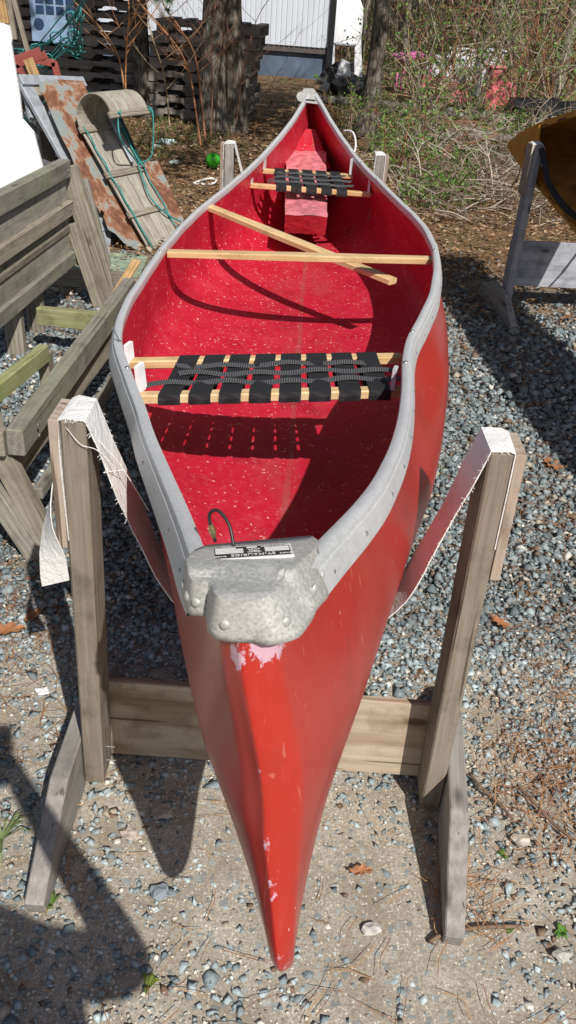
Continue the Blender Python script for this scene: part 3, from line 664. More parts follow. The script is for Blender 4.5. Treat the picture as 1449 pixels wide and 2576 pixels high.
for k in (3, 9, 14, 34, 46, 56, 62):
    if k >= len(CR_): continue
    p = CR_[k][12]; tt_ = (CR_[min(k+1, len(CR_)-1)][12]-CR_[k-1][12]).normalized(); nr_ = Vector((tt_.y, -tt_.x, 0.15))
    if nr_.dot(p-Vector((-0.02, 0.8, p.z))) < 0: nr_ = -nr_
    Mx = nr_.to_track_quat('Z', 'Y').to_matrix().to_4x4(); Mx.translation = p+nr_.normalized()*0.0012
    b_ = MB(); b_.grid([[(a*math.cos(q*math.pi/5), a*math.sin(q*math.pi/5), h) for q in range(10)] for a, h in ((0.006, 0), (0.005, 0.0022), (0.0025, 0.003), (0.0001, 0.0033))], closed=True)
    b_.build('rivet', M_CAST, cap, True, Mx)
# identification plate on the bow cap
pc = Vector((-0.036, 0.760, captop(-0.036, 0.760)+0.0018)); ax = Vector((0.8, 0.13, 0.048))
Mp = Matrix.Identity(4); xa = -ax.normalized(); ya = Vector((0, -1, 0)); tt = Vector((0, 0.752, captop(0, 0.752)))-Vector((0, 0.770, captop(0, 0.770))); ya = (tt-xa*tt.dot(xa)).normalized(); za = xa.cross(ya)
for i in range(3): Mp[i][0] = xa[i]; Mp[i][1] = ya[i]; Mp[i][2] = za[i]; Mp[i][3] = pc[i]
me = bevel_box((-0.0445, -0.0195, -0.002), (0.0445, 0.0195, 0.0012), 0.0004); plate = obj('name_plate', me, M_PAPER, cap, False, Mp)
inkb = MB(); inkb.box((-0.042, -0.0165, 0.0012), (0.042, 0.0165, 0.0016))
for x0, x1, y in ((-0.0415, -0.020, 0.0), (-0.0415, -0.020, -0.005), (-0.0415, -0.020, -0.010), (0.012, 0.0415, 0.002), (0.012, 0.0415, -0.0035), (0.012, 0.0415, -0.009), (-0.008, 0.004, -0.009)):
    pass
ink = inkb.build('plate_print', M_INK, cap, False, Mp)
st_ = MB()
for x0, x1, y in ((-0.041, -0.014, 0.0018), (-0.041, -0.014, -0.0030), (-0.041, -0.014, -0.0078), (0.010, 0.041, 0.0018), (0.010, 0.041, -0.0030), (0.010, 0.041, -0.0078), (-0.006, 0.006, -0.0125), (0.018, 0.041, -0.0125)):
    st_.box((x0, y-0.0017, 0.0016), (x1, y+0.0017, 0.0020))
st_.build('blank_lines', M_PAPER, cap, False, Mp)
def text(s, x, y, size, par, Mb):
    cu = bpy.data.curves.new('lettering', 'FONT'); cu.body = s; cu.size = size; cu.align_x = 'CENTER'; cu.align_y = 'CENTER'; cu.extrude = 0.0002
    t = bpy.data.objects.new('tmp', cu); COL.objects.link(t); dg = bpy.context.evaluated_depsgraph_get(); me = bpy.data.meshes.new_from_object(t.evaluated_get(dg))
    bpy.data.objects.remove(t); me.materials.clear()
    return obj('lettering', me, M_PAPER, par, False, Mb @ Matrix.Translation((x, y, 0.0019)))
for s_, x, y, z_ in (('CANOTS', -0.036, 0.0125, 0.0034), ('ST-MAURICE', 0.0, 0.0105, 0.0088), ('CANOES', 0.036, 0.0125, 0.0034), ('LONGUEUR', 0.0-0.002, 0.003, 0.0030), ('MODELE', -0.002, -0.001, 0.0030), ('CAPACITE', -0.002, -0.006, 0.0030), ('CONFORME TRANSPORT', -0.026, -0.0128, 0.0028)):
    text(s_, x, y, z_, cap, Mp)
# cable loop with its brass connector, through the cap
c0 = Vector((-0.058, 0.778, captop(-0.058, 0.778))); pts = catmull([c0, c0+Vector((-0.008, 0.016, 0.020)), c0+Vector((-0.022, 0.028, 0.030)), c0+Vector((-0.032, 0.032, 0.022)), c0+Vector((-0.030, 0.030, 0.006)), c0+Vector((-0.024, 0.026, -0.012))], 7)
mb = MB(); mb.tube(pts, 0.0021, 7); cb = mb.build('lock_cable', M_CABLE, canoe, True)
q0, q1 = pts[-9], pts[-3]; mb = MB(); mb.tube([q0, q0.lerp(q1, 0.3), q0.lerp(q1, 0.31), q0.lerp(q1, 0.7), q0.lerp(q1, 0.71), q1], [0.003, 0.003, 0.0042, 0.0042, 0.003, 0.003], 8); mb.build('connector', M_BRASS, cb, False)

# thwarts
def tw(p0, p1, w_, t, name='thwart'):
    M_, L = frame(p0, p1, (0, 0, 1)); bm = bmesh.new(); n = 14; ring = []
    for i in range(n+1):
        x = L*i/n; k = 1+0.28*math.sin(math.pi*i/n)**2; r_ = []
        for (a, b) in ((-0.5, -0.35), (-0.35, -0.5), (0.35, -0.5), (0.5, -0.35), (0.5, 0.35), (0.35, 0.5), (-0.35, 0.5), (-0.5, 0.35)):
            r_.append(bm.verts.new((x, a*w_*k, b*t)))
        ring.append(r_)
    for i in range(n):
        for j in range(8): bm.faces.new((ring[i][j], ring[i][(j+1) % 8], ring[i+1][(j+1) % 8], ring[i+1][j]))
    bm.faces.new(ring[0][::-1]); bm.faces.new(ring[-1]); bmesh.ops.recalc_face_normals(bm, faces=bm.faces[:])
    me = bpy.data.meshes.new(name); bm.to_mesh(me); bm.free(); return obj(name, me, W_ASH, canoe, False, M_)
yL, yR = 2.93, 2.93
tw((GL(yL)+0.015, yL, zg(yL, GL(yL))-0.018), (GR(yR)-0.008, yR, zg(yR, GR(yR))-0.030), 0.045, 0.022)
la = onz(523, 520, 0.815); lb = onz(988, 708, 0.765)
loose = tw(la, lb, 0.045, 0.022); loose['label'] = 'loose thwart bar hanging free at its right end'

# seats
def seat(fL, fR, bL, bR, nstrap, x0f, x1f, x0b, x1b, sw, crosses, wav, par, cw=0.025):
    s_ = None
    bars = []
    bars.append(board('seat_bar', fL, fR, 0.030, 0.022, W_ASH, par)); bars.append(board('seat_bar', bL, bR, 0.030, 0.022, W_ASH, par))
    fL, fR, bL, bR = map(Vector, (fL, fR, bL, bR))
    tn = 0.0125
    def top(tx, ty):   # 0..1 across, 0 front .. 1 back
        return fL.lerp(fR, tx).lerp(bL.lerp(bR, tx), ty)+Vector((0, 0, tn))
    for i in range(nstrap):
        k = i/(nstrap-1); a = fL.lerp(fR, x0f+(x1f-x0f)*k); b = bL.lerp(bR, x0b+(x1b-x0b)*k)
        u = (b-a).normalized(); up = Vector((0, 0, 1)); sag = 0.004
        pts = [a-u*0.0165+up*-0.012, a-u*0.0170+up*0.0, a-u*0.015+up*0.0125, a+up*0.0130, a.lerp(b, 0.2)+up*(0.013-sag*0.5), a.lerp(b, 0.5)+up*(0.013-sag), a.lerp(b, 0.8)+up*(0.013-sag*0.5), b+up*0.0130, b+u*0.015+up*0.0125, b+u*0.017, b+u*0.0165-up*0.012, b-up*0.014, a-up*0.014, a-u*0.0165+up*-0.012]
        mb = MB(); ribbon(mb, pts, (fR-fL), sw, 0.0016); mb.build('seat_strap', M_WEBY, par)
    for j, (ty, ph, lo, hi) in enumerate(crosses):
        pts = []; n = 60
        for i in range(n+1):
            tx = lo+(hi-lo)*i/n; kk = (tx-x0f)/(x1f-x0f)*(nstrap-1); z = wav*math.cos(math.pi*(kk+ph))
            p = top(tx, ty)+Vector((0, 0, z+0.001))
            if tx < x0f-0.06: p.z -= 0.018*sm((x0f-0.06-tx)/0.1)
            pts.append(p+Vector((0, 0.005*math.sin(kk*1.3+j), 0)))
        mb = MB(); ribbon(mb, pts, (bL-fL), cw, 0.0014); mb.build('cross_strap', M_WEBX, par)
s1 = thing
def seat_part(nm):
    o = bpy.data.objects.new(nm, None); COL.objects.link(o); o.empty_display_size = 0.05; put(o, canoe); return o
nseat = seat_part('seat')
fL, fR = onz(345, 1001, 0.795), onz(1012, 986, 0.835); bL, bR = onz(318, 914, 0.795), onz(1010, 902, 0.835)
seat(fL, fR, bL, bR, 8, 0.125, 0.91, 0.225, 0.87, 0.0505, [(0.24, 0, 0.02, 0.99), (0.50, 1, 0.17, 0.97), (0.74, 0, 0.17, 0.86)], 0.0032, nseat)
fseat = seat_part('seat')
fL2, fR2 = onz(625, 466, 0.80), onz(934, 490, 0.815); bL2, bR2 = onz(658, 430, 0.835), onz(888, 444, 0.85)
seat(fL2, fR2, bL2, bR2, 5, 0.27, 0.76, 0.20, 0.80, 0.0505, [(0.22, 1, 0.14, 0.88), (0.5, 0, 0.12, 0.90), (0.78, 1, 0.14, 0.88)], 0.0018, fseat, 0.026)
def bracket(x, y, z0, z1, par, wd=0.028, mat=None, lean=0.0):
    mb = MB(); ribbon(mb, [(x, y, z0), (x+lean*0.3, y, z0*0.6+z1*0.4), (x+lean*0.8, y-0.003, z0*0.2+z1*0.8), (x+lean, y-0.005, z1)], (0.25, 1, 0), wd, 0.010); mb.build('hanger', mat or M_ALU, par)
bracket(GL(bL.y)+0.024, bL.y+0.005, zg(bL.y, GL(bL.y))-0.004, bL.z+0.004, nseat, 0.032, M_WHITE, 0.004); bracket(GL(fL.y)+0.026, fL.y+0.03, zg(fL.y, GL(fL.y))-0.006, fL.z+0.008, nseat, 0.034, M_WHITE, 0.006)
bracket(GR(fR.y)-0.022, fR.y, zg(fR.y, GR(fR.y))-0.01, fR.z+0.01, nseat)
for p, sd in ((fL2, -1), (fR2, 1), (bL2, -1), (bR2, 1)):
    g = GL(p.y) if sd < 0 else GR(p.y)
    bracket(p.x-sd*0.012, p.y, zg(p.y, g)-0.005, p.z+0.010, fseat, 0.034, M_ALU, 0)
mb = MB()
for k in range(9): mb.tube(catmull([fL.lerp(fR, 0.53+0.012*k)+Vector((0, -0.02, -0.012)), fL.lerp(fR, 0.54+0.014*k)+Vector((0.005, -0.028, -0.018)), fL.lerp(fR, 0.53+0.018*k)+Vector((0.012, -0.03, -0.024-0.002*k))], 3), 0.0006, 3)
mb.build('frayed_threads', M_BLACK, nseat)

# buoyancy block and its sloping seat tank at the stern
M_FOAM = plain('dusty_red_block', (0.74, 0.24, 0.27), 0.25, 0, 0.30, 26, 0.7, 0.6)
rows = []
fl = [onz(716, 540, 0.735), onz(824, 547, 0.740)]; flb = [ony(721, 378, 4.98), ony(820, 381, 4.98)]
def blk(u, v, dz):     # v 0 front .. 1 back
    p = fl[0].lerp(fl[1], u).lerp(flb[0].lerp(flb[1], u), v); p += Vector((0, 0, dz-0.012*math.sin(math.pi*v)))
    p += Vector((noise.noise(p*14), noise.noise(p*14+Vector((5, 0, 0))), noise.noise(p*22)))*0.006; return p
mb = MB(); mb.grid([[blk(0, j/20, -0.14)+Vector((0, 0.24*(1-j/20), 0))] + [blk(i/12, j/20, 0.004*math.sin(math.pi*i/12)) for i in range(13)] + [blk(1, j/20, -0.14)+Vector((0, 0.24*(1-j/20), 0))] for j in range(21)])
mb.grid([[blk(i/12, 0, -0.14*k/3)+Vector((0, 0.24*k/3, 0)) for i in range(13)] for k in range(4)]); mb.build('flotation_block', M_FOAM, canoe, False)
mb = MB(); mb.grid([[Vector((-0.035+(i/8-0.5)*(0.26*(1-v)+0.05*v)*1.0, 4.85+0.30*v, 0.79+0.15*v)) for i in range(9)] for v in [k/5 for k in range(6)]]); tk = mb.build('stern_tank', M_IN, canoe, True)
# white rope loop outside the far right gunwale
gy = 4.72; gx = GR(gy)+0.034; mb = MB(); mb.tube(catmull([(gx, gy+0.12, 0.985), (gx+0.045, gy+0.06, 0.99), (gx+0.065, gy-0.02, 0.95), (gx+0.055, gy-0.1, 0.90), (gx+0.03, gy-0.14, 0.87)], 6), 0.005, 6); mb.build('grab_loop', M_CLOTH, canoe, True)

# ------------------------------------------------------------------ stands
def stand(name, label, x0, x1, y, z1, sling, group, rot=0.0, mats=None, dark=False, cloth_tail=False, boardmat=None, lean=0.0, pw=0.045, bz_=0.148, bh=0.235, fyaw=0.0):
    t = thing(name, label, 'stand', ((x0+x1)/2, y, 0), group)
    c = Vector(((x0+x1)/2, y, 0)); Rm = Matrix.Translation(c) @ Matrix.Rotation(rot, 4, 'Z') @ Matrix.Translation(-c)
    pm, fm = mats or (W_POST, W_FOOT)
    def bd(*a, **k):
        o = board(*a, **k); o.matrix_basis = Rm @ o.matrix_basis; WM[o.name] = o.matrix_basis.copy(); return o
    for sgn, x in ((-1, x0), (1, x1)):
        bd('post', (x, y, 0.03), (x-sgn*lean, y, z1), 0.089, pw, pm, t, up=(1, 0, 0), bev=0.004)
        gx_ = x+sgn*(pw/2+0.011)
        bd('gusset', (gx_-sgn*lean*0.75, y, z1-0.27), (gx_-sgn*lean, y, z1-0.001), 0.089, 0.0185, W_PLYE, t, up=(1, 0, 0), bev=0.001)
        # foot: board on edge with sloped ends
        L, hgt = 0.36, 0.155; poly = [(-L+0.01, 0), (L-0.01, 0), (L, 0.045), (L-0.22, hgt), (-L+0.22, hgt), (-L, 0.045)]
        Mx = Matrix.Identity(4); fx = x+sgn*(pw/2+0.003) if sgn > 0 else x-pw/2-0.003-0.04
        Mx[0] = Vector((0, 0, 1, fx)); Mx[1] = Vector((1, 0, 0, y)); Mx[2] = Vector((0, 1, 0, 0.0))
        yw = Matrix.Translation((x, y, 0)) @ Matrix.Rotation(R(fyaw) if sgn > 0 else 0, 4, 'Z') @ Matrix.Translation((-x, -y, 0))
        prism('foot', poly, 0.04, fm, t, Rm @ yw @ Mx, 0.003)
    bd('cross_board', (x0-pw/2+0.004, y+0.0555, bz_), (x1+pw/2-0.004, y+0.0555, bz_), 0.019, bh, boardmat or W_PLY, t, bev=0.0015)
    for zz in (0.07, 0.115): 
        mb = MB(); mb.tube([(x0-0.01, y-0.008, zz), (x0+pw/2+0.022, y-0.008, zz)], 0.0015, 5); mb.build('nail', M_STEEL, t)
    if sling:
        x0 += lean; x1 -= lean
        def section(dy):
            yy = y+dy; pts = []
            top0 = Vector((x0-pw/2-0.002, yy, z1-0.22)); pts += [top0, Vector((x0-pw/2-0.003, yy, z1-0.05)), Vector((x0-pw/2-0.001, yy, z1+0.001)), Vector((x0-pw/4, yy, z1+0.004)), Vector((x0+pw/2-0.002, yy, z1+0.0035))]
            return pts
        sec = []
        s_ = (y-0.62)/(5.3-0.62)
        best = []
        for side in (-1, 1):
            col = []
            for h in [0.0, 0.01, 0.02, 0.04, 0.06, 0.09, 0.13, 0.18, 0.24, 0.3, 0.36, 0.42, 0.5, 0.6, 0.7]:
                # hull point at this y
                lo_, hi_ = 0.0, 1.0
                for _ in range(22):
                    md = (lo_+hi_)/2
                    if hull_pt(md, h, side)[1] < y+(0.05 if y < 2.9 else -0.05): lo_ = md
                    else: hi_ = md
                x, yy, z = hull_pt(md, h, side); col.append(Vector((x+side*0.006, y, z-0.005)))
            px = x0+pw/2 if side < 0 else x1-pw/2; P_ = Vector((px, y, z1+0.003))
            # tangent point: smallest depression from the post top
            k = max(range(len(col)), key=lambda i: math.atan2(abs(P_.x-col[i].x), P_.z-col[i].z)*-1)
            best.append((P_, col[:k+1], k))
        (PL, cl, kl), (PR, crr, kr) = best
        line = [Vector((x0-pw/2-0.0025, y, z1-0.25)), Vector((x0-pw/2-0.0025, y, z1-0.08)), Vector((x0-pw/2-0.001, y, z1)), Vector((x0-pw/4, y, z1+0.0045)), PL]
        mid = []
        seg = [PL.lerp(cl[-1], q/8)+Vector((0, 0, -0.006*math.sin(math.pi*q/8))) for q in range(1, 8)]
        line += seg+cl[::-1]+crr[1:]+[crr[-1].lerp(PR, q/8)+Vector((0, 0, -0.006*math.sin(math.pi*q/8))) for q in range(1, 8)]+[PR, Vector((x1+pw/4, y, z1+0.0045)), Vector((x1+pw/2+0.001, y, z1)), Vector((x1+pw/2+0.0025, y, z1-0.08)), Vector((x1+pw/2+0.0025, y, z1-0.2))]
        line = [Vector(p) for p in line]
        wds = []
        for i, p in enumerate(line): wds.append(Vector((0.05*math.sin(i*0.9), 1, 0.04*math.sin(i*0.5+1))))
        mb = MB(); ribbon(mb, line, wds, 0.092, 0.0022, rag=0.05); mb.build('sling', M_CLOTHD if dark else M_CLOTH, t, True).data.set_sharp_from_angle(angle=R(60))
        # frayed edge threads
        mb = MB()
        for i in list(range(3, 11))+list(range(len(line)-12, len(line)-4)):
            for q in range(16):
                p = line[i].lerp(line[i+1], random.random())+wds[i]*0.046*random.choice((-1, 1, -1)); d = Vector((random.uniform(-1, 1), random.choice((-1, 1))*0.5, random.uniform(-1, 0.3)))*0.006
                mb.tube([p, p+d*0.6, p+d+Vector((0, 0, -0.001))], 0.0005, 3, cap=False)
        fr_ = mb.build('frayed_edge', M_CLOTH, t); fr_['kind'] = 'stuff'
        if cloth_tail:
            # loose end of cloth hanging down outside the left post, twisting away from it
            pts, wd = [], []; ox = x0-pw/2-0.024
            for i in range(15):
                u = i/14; zz = z1-0.02-0.335*u; k = sm((u-0.35)/0.65)
                pts.append(Vector((ox-0.004+0.004*math.sin(u*8)-0.012*k, y+0.030-0.075*sm(u*1.6), zz))); a_ = 0.10+1.35*k; wd.append(Vector((-math.sin(a_), math.cos(a_), -0.45*k)))
            mb = MB(); ribbon(mb, pts, wd, 0.064, 0.0018, rag=0.04); mb.build('cloth_tail', M_CLOTH, t, True).data.set_sharp_from_angle(angle=R(60))
            mb = MB()
            for st0, pp in (((x0-0.01, y-0.048, z1-0.012), [(0.03, -0.005, -0.035), (0.065, 0.0, -0.05), (0.10, 0.01, -0.10), (0.075, 0.0, -0.105), (0.12, 0.012, -0.10)]), ((x0+0.03, y-0.03, z1-0.03), [(0.05, 0.0, -0.06), (0.09, 0.0, -0.13), (0.12, 0.0, -0.19)])):
                s0 = Vector(st0); mb.tube(catmull([s0]+[s0+Vector(q)*0.8 for q in pp], 6), 0.0008, 4)
            mb.build('loose_thread', M_CLOTH, t)
    return t
st1 = stand('canoe_stand', 'near wooden stand with white cloth sling holding the bow of the red canoe', -0.401, 0.380, 1.33, 0.962, True, 'wooden canoe stands', cloth_tail=True, lean=0.018, fyaw=-5)
st2 = stand('canoe_stand', 'far wooden stand carrying the stern of the red canoe, mostly hidden by the hull', -0.41, 0.312, 4.32, 0.962, True, 'wooden canoe stands', mats=(W_FOOT, W_FOOT))

# ------------------------------------------------------------------ second canoe and stand at the right
st3 = stand('canoe_stand', 'grey wooden stand with bluish cross board at the right, under the wooden canoe', 1.225, 2.02, 5.10, 0.965, False, 'wooden canoe stands', rot=R(6), mats=(W_BLUE, W_FOOT), boardmat=W_BLUE, bz_=0.29, bh=0.27)
def canoe2():
    t = thing('wooden_canoe', 'varnished wooden canoe lying on its side in the stand at the right edge', 'canoe', (1.6, 3.4, 0))
    tip = Vector((1.115, 5.42, 0.93)); tip = ony(1283, 364, 5.42)
    ax = Vector((0.115, -1.0, -0.0)).normalized(); L = 4.5
    lo_d = Vector((-0.10, -0.05, -0.86)); # keel direction etc. built from a rolled frame
    roll = R(-72)
    side = ax.cross(Vector((0, 0, 1))).normalized()          # points to -X / +X
    if side.x > 0: side = -side
    upv = Vector((0, 0, 1))
    # open top faces the camera side (-X) and slightly down
    O = (side*math.cos(R(20))+upv*-math.sin(R(20))*0.3).normalized(); C_ = O.cross(ax).normalized()
    if C_.z < 0: C_ = -C_
    def sec(s_, v, inset=0.0):
        """v -1..1 from lower gunwale round the keel to the upper gunwale"""
        k = math.sin(math.pi*min(1, max(0, s_)))**0.72; half = 0.43*k; dep = 0.30+0.18*(abs(2*s_-1)**4)
        a = v*math.pi/2; x = half*math.copysign(abs(math.sin(a))**0.75, v) - (inset*v); d = dep*(math.cos(a)**0.85) - inset if abs(v) < 0.999 else 0
        return tip+ax*(s_*L)+C_*x - O*(d) + O*(0.14*(abs(2*s_-1)**4)-0.14)*1.0
    vs = [-1+2*i/20 for i in range(21)]; ss = [ (i/44)**1.0 for i in range(45)]
    mb = MB(); mb.grid([[sec(s_, v) for v in vs] for s_ in ss]); mb.build('hull', W_CAN, t, True)
    mb = MB(); mb.grid([[sec(s_, v, 0.008) for v in vs] for s_ in ss]); mb.build('hull_interior', plain('dark_varnished_cedar', (0.46, 0.22, 0.05), 0.5, 0, 0.3, 8), t, True)
    for v in (-1, 1):
        pts = [sec(s_, v) for s_ in ss]; mb = MB(); wd = [O]*len(pts); 
        rows = []
        for i, p in enumerate(pts):
            o_ = C_*v; rows.append([p-o_*0.014-O*0.02, p+o_*0.016-O*0.02, p+o_*0.016+O*0.006, p-o_*0.014+O*0.006])
        mb.grid(rows, closed=True); g = mb.build('gunwale', W_CAN, t)
        for i in range(3, 42, 2):
            p = pts[i]; q = pts[i+1]; mb2 = MB(); a, b = p.lerp(q, 0.0), p.lerp(q, 0.9); nrm = O
            mb2.grid([[a-C_*v*0.012+O*0.0075, a-C_*v*0.004+O*0.0075], [b-C_*v*0.012+O*0.0075, b-C_*v*0.004+O*0.0075]]); mb2.build('slot', M_BLACK, g)
    # triangular deck with a round grip hole
    n = 8; rows = [[sec(0.075*i/n, -1).lerp(sec(0.075*i/n, 1), j/6)+O*0.009 for j in range(7)] for i in range(n+1)]
    mb = MB(); mb.grid(rows); dk = mb.build('deck', W_CAN, t); md = dk.modifiers.new('t', 'SOLIDIFY'); md.thickness = 0.012
    c = sec(0.045, 0.999).lerp(sec(0.045, -0.999), 0.5)+O*0.0165; c.x = c.x
    mb = MB(); mb.tube([c+C_*0.02*math.cos(a)+ax*0.012*math.sin(a) for a in [k*math.pi/8 for k in range(17)]], 0.004, 5); mb.build('grip_hole', M_BLACK, t)
    return t, sec, O, C_, ax
c2, sec2, O2, C2, ax2 = canoe2()
# its strap
pt = Vector((1.235, 5.06, 0.968)); q1 = ony(1385, 470, 4.75); q2 = ony(1449, 545, 4.55); q3 = q2+Vector((0.3, 0.15, -0.08)); q4 = q3+Vector((0.25, 0.35, 0.45))
mb = MB(); ribbon(mb, catmull([Vector((1.20, 5.06, 0.90)), pt, pt.lerp(q1, 0.5), q1, q2, q3, q4], 5), (0.75, 0.2, 0.55), 0.034, 0.003); o = mb.build('strap', M_CLOTHD, st3)
mb = MB(); ribbon(mb, [Vector((1.195, 5.05, 0.80)), Vector((1.196, 5.05, 0.967)), Vector((1.245, 5.06, 0.972)), Vector((1.262, 5.055, 0.95)), Vector((1.262, 5.05, 0.86))], (0, 1, 0.05), 0.08, 0.004); mb.build('cloth_wrap', M_CLOTH, st3)

# ------------------------------------------------------------------ the grey timber rack at the left
rack = thing('timber_rack', 'weathered grey timber rack of slatted boards standing left of the canoe', 'rack', (-1.1, 3.5, 0))
SX = -1.30
def pz(px, py, X):     # height and distance of a picture point on the upright plane x = X
    v = ray(px, py); t = X/v.x; return Vector((X, v.y*t, CAM_H+v.z*t))
yf, yn = 4.62, 2.35
for (zt, hgt) in ((0.780, 0.085), (0.575, 0.075), (0.452, 0.035), (0.315, 0.075)):
    board('rail', (SX-0.15, yn, zt-hgt/2), (SX, yf, zt-hgt/2), 0.060 if hgt > 0.05 else 0.03, hgt, W_RACK if zt < 0.4 or zt > 0.7 else W_GREY, rack, bev=0.005)
for (zt, hgt) in ((0.700, 0.128), (0.498, 0.055), (0.428, 0.120)):
    board('slat', (SX-0.154, yn, zt-hgt/2), (SX-0.004, yf-0.03, zt-hgt/2), 0.018, hgt, W_RACK, rack)
board('slat', (SX-0.148, yn, 0.535), (SX+0.002, yf-0.03, 0.535), 0.014, 0.06, W_GREY, rack)
# big leaning legs at the far end
board('leg', ony(170, 418, 4.66), ony(282, 776, 4.66), 0.105, 0.042, W_GREY, rack, up=(0, 1, 0), bev=0.005)
board('leg', ony(178, 563, 4.60), ony(250, 775, 4.60), 0.056, 0.04, W_GREY, rack, up=(0, 1, 0), bev=0.004)
board('leg', ony(208, 450, 4.71), ony(268, 670, 4.71), 0.055, 0.04, W_RACK, rack, up=(0, 1, 0), bev=0.004)
# uprights below the slats
for X, Y in ((-1.38, 4.15), (-1.39, 3.85), (-1.46, 3.0)):
    board('leg', (X, Y, 0.0), (X, Y, 0.30), 0.085, 0.05, W_GREY, rack, up=(0, 1, 0))
board('crosspiece', (-1.62, 4.80, 0.10), (-1.02, 4.80, 0.10), 0.045, 0.10, W_GREY, rack)
board('crosspiece', (-1.27, 3.86, 0.20), (-0.80, 3.80, 0.21), 0.045, 0.085, W_RACKG, rack)
for X, Y, Z in ((SX+0.031, 4.56, 0.735), (SX+0.031, 4.56, 0.54), (SX+0.031, 4.56, 0.28), (SX-0.017, 3.9, 0.735), (SX-0.017, 3.9, 0.54), (-0.79, 2.30, 0.42), (-0.79, 2.30, 0.385)):
    mb = MB(); mb.tube([(X-0.002, Y, Z), (X+0.0015, Y, Z)], 0.006, 8); mb.build('screw', M_STEEL, rack)
# front beam and its legs
bz = 0.45
board('beam', (-0.835, 2.20, bz-0.045), (-0.80, 3.75, bz-0.045), 0.055, 0.090, W_RACK, rack, bev=0.005)
board('beam', (-1.45, 2.215, bz-0.05), (-0.866, 2.215, bz-0.05), 0.050, 0.085, W_GREY, rack, bev=0.005)
board('lower_rail', (-0.875, 2.28, 0.27), (-0.80, 3.75, 0.27), 0.02, 0.085, W_GREY, rack)
board('lower_rail', (-0.80, 2.25, 0.20), (-0.73, 3.75, 0.20), 0.03, 0.04, W_RACK, rack)
board('leg', (-0.905, 2.24, 0.37), (-0.775, 2.22, 0.045), 0.072, 0.04, W_GREY, rack, up=(0, 1, 0), bev=0.004)
board('leg', (-1.00, 2.18, 0.42), (-0.80, 2.18, 0.0), 0.060, 0.04, W_RACK, rack, up=(0, 1, 0), bev=0.004)
board('leg', (-1.12, 2.75, 0.42), (-0.99, 2.45, 0.20), 0.055, 0.04, W_GREY, rack, up=(0, 1, 0))
board('short_rail', (-1.05, 2.30, 0.40), (-0.955, 2.93, 0.40), 0.04, 0.065, W_RACKG, rack, bev=0.004)
board('short_rail', (-1.2, 2.60, 0.05), (-0.90, 2.02, 0.03), 0.05, 0.09, W_RACK, rack)
for X, Y in ((-0.97, 2.98), (-0.80, 3.55)): board('leg', (X, Y, 0.0), (X, Y, 0.38), 0.07, 0.04, W_GREY, rack, up=(1, 0, 0))
a, b = ony(345, 655, 4.1), ony(235, 830, 3.72); sp = board('split_board', a, b, 0.045, 0.02, W_SPLIT, None, bev=0.004)
tag(sp, 'splintered orange brown board leaning behind the canoe gunwale', 'board')
sp2 = board('split_board', ony(335, 668, 4.12), ony(230, 826, 3.80), 0.022, 0.014, W_SPLIT, None, bev=0.003)
tag(sp2, 'thin broken lath lying along the splintered board', 'lath')

# white board standing behind the rack
def slab(name, pxs, Y, t, mat, label, cat, parent=None, tilt=0.0):
    pts = [ony(x, y, Y) for x, y in pxs]; M_ = Matrix.Identity(4)
    M_[0] = Vector((1, 0, 0, 0)); M_[1] = Vector((0, 0, 1, Y)); M_[2] = Vector((0, 1, 0, 0))
    o = prism(name, [(p.x, p.z) for p in pts], t, mat, parent, M_); 
    if label: tag(o, label, cat)
    return o
slab('white_board', [(-60, 50), (3, 58), (24, 66), (30, 98), (28, 112), (50, 245), (56, 300), (84, 332), (112, 438), (186, 692), (176, 700), (160, 697), (150, 706), (132, 698), (118, 640), (40, 640), (-60, 640)], 5.25, 0.02, M_WHITE, 'bright white board with uneven edge propped up behind the timber rack', 'board')

# leaning plane that carries the rusty sheet and the toboggan
F0 = onz(395, 622, 0.0); TOP = onz(250, 215, 0.94); cdir = Vector((0.47, 0.88, 0)).normalized(); udir = (TOP-F0)
udir = (udir-cdir*udir.dot(cdir)).normalized(); NRM = cdir.cross(udir).normalized()
if NRM.y > 0: NRM = -NRM
def pl(px, py, off): return onplane(px, py, F0+NRM*off, NRM)
def plate_on(name, pxs, off, t, mat, parent=None, wav=0.0):
    """sheet lying on the leaning plane, outline through picture points"""
    O_ = F0+NRM*off; P2 = [((pl(x, y, off)-O_).dot(cdir), (pl(x, y, off)-O_).dot(udir)) for x, y in pxs]
    M_ = Matrix.Identity(4)
    for i in range(3): M_[i][0] = cdir[i]; M_[i][1] = udir[i]; M_[i][2] = NRM[i]; M_[i][3] = O_[i]
    if NRM.dot(cdir.cross(udir)) < 0:
        for i in range(3): M_[i][2] = -NRM[i]
    return prism(name, P2, t, mat, parent, M_)
r1 = plate_on('rusty_sheet', [(98, 206), (150, 200), (208, 204), (262, 330), (330, 470), (392, 600), (400, 632), (376, 641), (352, 634), (330, 622), (312, 612), (290, 588), (272, 578), (260, 545), (262, 534), (254, 528), (251, 537), (246, 524), (232, 512), (226, 490), (205, 452), (192, 428), (176, 386), (160, 356), (150, 336), (134, 300), (126, 280), (112, 246), (100, 226)], -0.055, 0.002, M_RUST)
tag(r1, 'long rusty sheet of flaking painted metal leaning behind the toboggan', 'metal sheet')
r2 = plate_on('rusty_sheet', [(318, 416), (360, 410), (397, 404), (426, 470), (460, 545), (462, 552), (440, 600), (400, 596)], -0.09, 0.002, M_RUST)
tag(r2, 'shorter rusty sheet with pale bare patch leaning right of the toboggan', 'metal sheet')
fr = thing('steel_frame', 'grey painted steel frame leaning beside the rusty sheet', 'frame', pl(200, 500, -0.1))
def bar(pa, pb, w_, off, mat, par, name='bar', t=0.03): return board(name, pl(*pa, off), pl(*pb, off), w_, t, mat, par, up=NRM)
